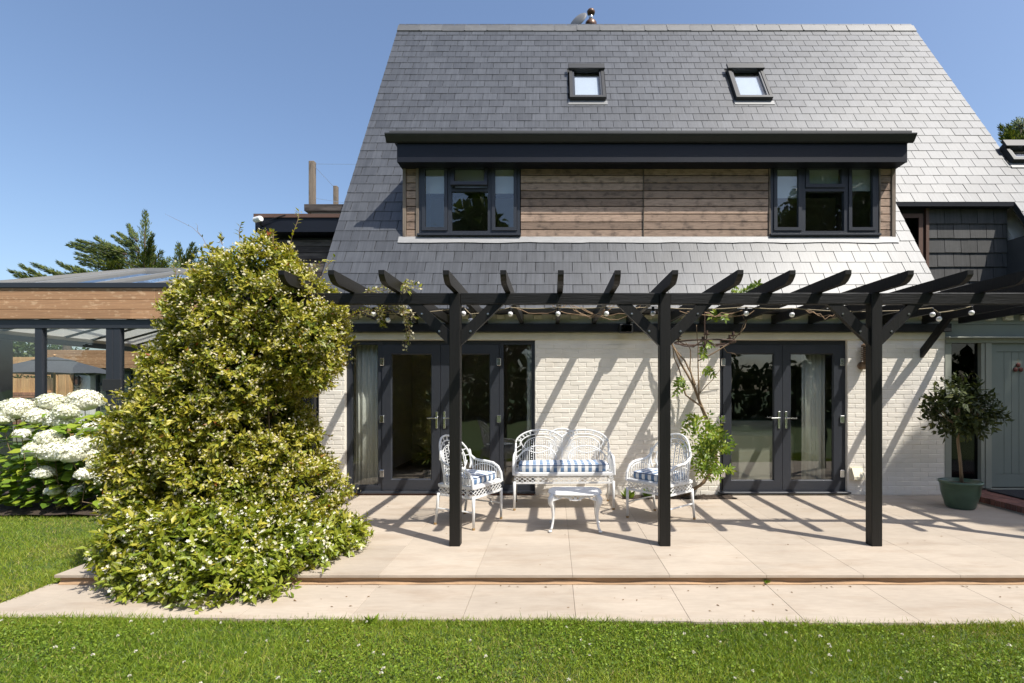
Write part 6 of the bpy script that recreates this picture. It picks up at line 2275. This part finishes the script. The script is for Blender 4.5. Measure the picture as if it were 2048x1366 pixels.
# front head, posts, door stiles and panes
MB().box(OX0, OX1, YO + 0.02, YO + 0.14, 2.55, 2.695).build('head', 'anthracite', go_)
for (xa, xb) in ((-8.645, -8.52), (-7.46, -7.345), (-7.34, -7.22), (-6.1, -5.98), (-4.9, -4.78)):
    MB().cbox(xa, xb, YO + 0.03, YO + 0.12, 0.0, 2.548, 0.004).build('post', 'anthracite', go_)
for (xa, xb) in ((-8.52, -7.46), (-7.22, -6.1), (-5.98, -4.9), (OX0 + 0.12, -8.645)):
    MB().box(xa + 0.002, xb - 0.002, YO + 0.07, YO + 0.078, 0.1, 2.546).build('pane', 'glass', go_)
    MB().box(xa, xb, YO + 0.03, YO + 0.12, 0.0, 0.098).build('bottom_rail', 'anthracite', go_)
MB().box(OX0, OX0 + 0.12, YO + 0.02, YO + 0.62, 0.0, 2.395).build('corner_post', 'anthracite', go_)
for y in (11.2, 13.7):
    MB().box(OX0, OX0 + 0.1, y, y + 0.1, 0.0, 2.395).build('post', 'anthracite', go_)
hd_ = MB().cbox(-7.50, -7.19, YO + 0.006, YO + 0.028, 1.50, 1.70, 0.004)
hd_.build('door_latch', 'gutter', go_)
MB().box(OX0 + 0.02, OX1, YO + 0.13, OYB, -0.08, 0.0).build('floor', 'stone', go_)
MB().box(OX1 - 0.1, OX1, YO + 0.15, OYB, 0.0, 3.2).build('end_wall', 'plaster_white', go_)
MB().box(OX0 + 0.5, OX1, OYB - 0.08, OYB, 0.0, 2.6).build('rear_wall', 'plaster_beige', go_)

# ------------------------------------------------------------------ what is seen through it
YB1 = 16.0
ob = thing('outbuilding', 'outbuilding with larch cladding and white rendered pier beyond the garden room', 'building', (-14.5, 16.5, -0.12))
ob_x0, ob_x1 = ax(93, YB1), ax(420, YB1)
for r in range(5):
    z0_ = 2.19 + r * 0.113
    MB().cbox(ob_x0, ob_x1, YB1 - 0.02, YB1 + 0.01, z0_, z0_ + 0.110, 0.004).build('board', 'larch', ob)
MB().cbox(ob_x0 - 0.06, ob_x0 - 0.003, YB1 - 0.03, YB1 + 0.2, 2.19, 2.76, 0.005).build('trim', 'orange_timber', ob)
MB().box(ob_x0, ob_x1, YB1 + 0.012, YB1 + 3, 2.16, 2.72).build('roof', 'brown_trim', ob)
MB().box(ax(135, YB1), ax(166, YB1), YB1 + 0.25, YB1 + 0.55, -0.12, 2.155).build('pier', 'render_white', ob)
MB().box(ax(166, YB1) + 0.01, ob_x1, YB1 + 0.5, YB1 + 0.6, -0.12, 2.155).build('wall', 'sage_frame', ob)
gw = framed(MB(), ax(168, YB1), ax(240, YB1), 0.0, 2.1, 0.07, YB1 + 0.42, YB1 + 0.49)
gw.box(ax(170, YB1) + 0.05, ax(240, YB1) - 0.07, YB1 + 0.425, YB1 + 0.488, 1.66, 1.74)
gw = gw.build('glazed_door', 'anthracite', ob)
MB().box(ax(168, YB1) + 0.07, ax(240, YB1) - 0.07, YB1 + 0.45, YB1 + 0.456, 0.07, 1.66).build('pane', 'glass', gw)
for (a, b_) in ((103.5, 110.5), (113, 128), (129, 135)):
    MB().cbox(ax(a, YB1), ax(b_, YB1), YB1 + 0.05, YB1 + 0.22, -0.12, 2.155, 0.006).build('timber_post', 'orange_timber', ob)
lt = thing('wall_lantern', 'small black lantern on the white rendered pier', 'lantern', (ax(147, YB1), YB1 + 0.2, 1.6))
lx_, lz_ = ax(146, YB1), az(761, YB1)
framed(MB(), lx_ - 0.08, lx_ + 0.08, lz_ - 0.16, lz_ + 0.16, 0.025, YB1 + 0.10, YB1 + 0.14).build('frame', 'black_plastic', lt)
MB().box(lx_ - 0.05, lx_ + 0.05, YB1 + 0.12, YB1 + 0.2, lz_ - 0.12, lz_ + 0.12).build('body', 'brown_trim', lt)
MB().tube([(lx_, YB1 + 0.12, lz_ - 0.2), (lx_, YB1 + 0.24, lz_ - 0.24)], 0.012, 6).build('bracket', 'black_plastic', lt)
fn = thing('board_fence', 'vertical orange board fence standing on the brick and flint wall', 'fence', (-17, 16.3, 1.3))
x = ax(-60, YB1)
while x < ax(103, YB1):
    MB().cbox(x, x + 0.128, YB1 + 0.25, YB1 + 0.27, 1.43, 1.88 + random.uniform(-.01, .01), 0.003).build('board', 'orange_timber', fn)
    x += 0.134
sc3 = thing('slat_screen', 'horizontal larch slat screen behind the grey parasol', 'fence', (-17, 17.4, 0))
for r in range(9):
    MB().cbox(ax(-80, 17.2), ax(93, 17.2), 17.2, 17.225, 1.60 + r * 0.113, 1.706 + r * 0.113, 0.003).build('slat', 'orange_timber', sc3)
for px in (-60, 15, 88):
    MB().box(ax(px, 17.2), ax(px, 17.2) + 0.1, 17.23, 17.33, -0.12, 2.6).build('post', 'orange_timber', sc3)
fw = thing('flint_wall', 'low garden wall of flint panels with red brick courses', 'wall', (-17, 16.4, -0.12))
wx0, wx1 = ax(-60, YB1), ax(103, YB1)
MB().box(wx0, wx1, YB1 + 0.16, YB1 + 0.42, -0.12, 1.33).build('core', 'mortar', fw)
x = wx0
while x < wx1 - 0.05:
    MB().cbox(x, x + 0.062, YB1 + 0.13, YB1 + 0.42, 1.335, 1.428, 0.004).build('coping_brick', 'red_brick', fw)
    x += 0.072
fm = MB()
for i in range(420):
    fx_, fz_ = random.uniform(wx0, wx1), random.uniform(0.45, 1.22)
    fm.ball((fx_, YB1 + 0.155, fz_), random.uniform(0.03, 0.055), 6, (1.2, 0.4, 0.8))
f_o = fm.build('flint_stones', 'flint', fw)
f_o['kind'] = 'stuff'
for r in range(12):
    z0_ = 0.42 + r * 0.076
    for q0 in (wx0 + 0.0, ax(14, YB1), ax(92, YB1)):
        for j in range(2 + r % 2):
            MB().cbox(q0 + j * 0.23, q0 + j * 0.23 + 0.215, YB1 + 0.135, YB1 + 0.2, z0_, z0_ + 0.066, 0.004).build('brick', 'red_brick', fw)
for k in range(11):
    MB().cbox(wx0 + k * 0.235, wx0 + k * 0.235 + 0.22, YB1 + 0.137, YB1 + 0.2, 1.262, 1.328, 0.004).build('brick', 'red_brick', fw)
# hedge between screen and fence
hd2 = thing('clipped_hedge', 'strip of green hedge showing between the board fence and slat screen', 'hedge', (-17, 16.9, -0.12))
E = [(ax(-40 + 22 * i, 16.9), 16.85, 1.35, 0.35, 0.2, 0.62) for i in range(7)]
P, Nn = ell_points(E, 2200, 0.03, 0.06, 0.1)
scatter('foliage', P, Nn + unit(len(P)), Nn + unit(len(P)) * .6, RNG.uniform(0.05, 0.09, len(P)), WIDE_V, WIDE_F, 'tree_leaf', hd2)
MB().tube([(ax(40, 16.9), 16.9, -0.12), (ax(40, 16.9), 16.9, 1.4)], 0.04, 6).build('trunk', 'bark', hd2)
# parasol
YPA = 13.6
pc = (ax(109, YPA), YPA)
pa = thing('parasol', 'large dark grey parasol open beyond the garden room glass', 'parasol', (pc[0], pc[1], -0.12))
zt_, zr_ = az(717, YPA), az(748, YPA)
n = 8
V = [(pc[0], pc[1], zt_ - 0.02)]
F = []
RP = 1.38
for ring_, (f, z) in enumerate(((0.33, zt_ - 0.07), (0.68, (zt_ + zr_) / 2 - 0.03), (1.0, zr_))):
    for i in range(n * 2):
        a = 2 * math.pi * i / (n * 2) + 0.2
        ff = f * (1.0 if i % 2 == 0 else 0.945)
        zz = z - (0.0 if i % 2 == 0 else -0.012 * ring_)
        V.append((pc[0] + RP * ff * math.cos(a), pc[1] + RP * ff * math.sin(a), zz))
m_ = n * 2
for i in range(m_):
    F.append((0, 1 + i, 1 + (i + 1) % m_))
    for k in range(2):
        F.append((1 + k * m_ + i, 1 + (k + 1) * m_ + i, 1 + (k + 1) * m_ + (i + 1) % m_, 1 + k * m_ + (i + 1) % m_))
co_ = MB().add(V, F).build('canopy', 'parasol_cloth', pa)
sm = co_.modifiers.new('thick', 'SOLIDIFY'); sm.thickness = 0.006
vv = [(pc[0], pc[1], zt_ + 0.05)] + [(pc[0] + 0.45 * math.cos(2 * math.pi * i / 16 + 0.2), pc[1] + 0.45 * math.sin(2 * math.pi * i / 16 + 0.2), zt_ - 0.055) for i in range(16)]
MB().add(vv, [(0, 1 + i, 1 + (i + 1) % 16) for i in range(16)]).build('top_vent', 'parasol_cloth', pa)
MB().tube([(pc[0], pc[1], -0.08), (pc[0], pc[1], zt_ + 0.04)], 0.025, 10).build('pole', 'orange_timber', pa)
MB().ball((pc[0], pc[1], zt_ + 0.085), 0.035, 10).build('finial', 'orange_timber', pa, smooth=True)
for i in range(n):
    a = 2 * math.pi * (2 * i) / (2 * n) + 0.2
    MB().tube([(pc[0], pc[1], zt_ - 0.04), (pc[0] + RP * 0.99 * math.cos(a), pc[1] + RP * 0.99 * math.sin(a), zr_ - 0.015)], 0.01, 5).build('rib', 'cream_plastic', pa)
MB().lathe([(0.001, 0), (0.3, 0), (0.3, 0.04), (0.04, 0.07), (0.04, 0.3), (0.001, 0.3)], (pc[0], pc[1], -0.12), 20).build('base', 'gutter', pa)
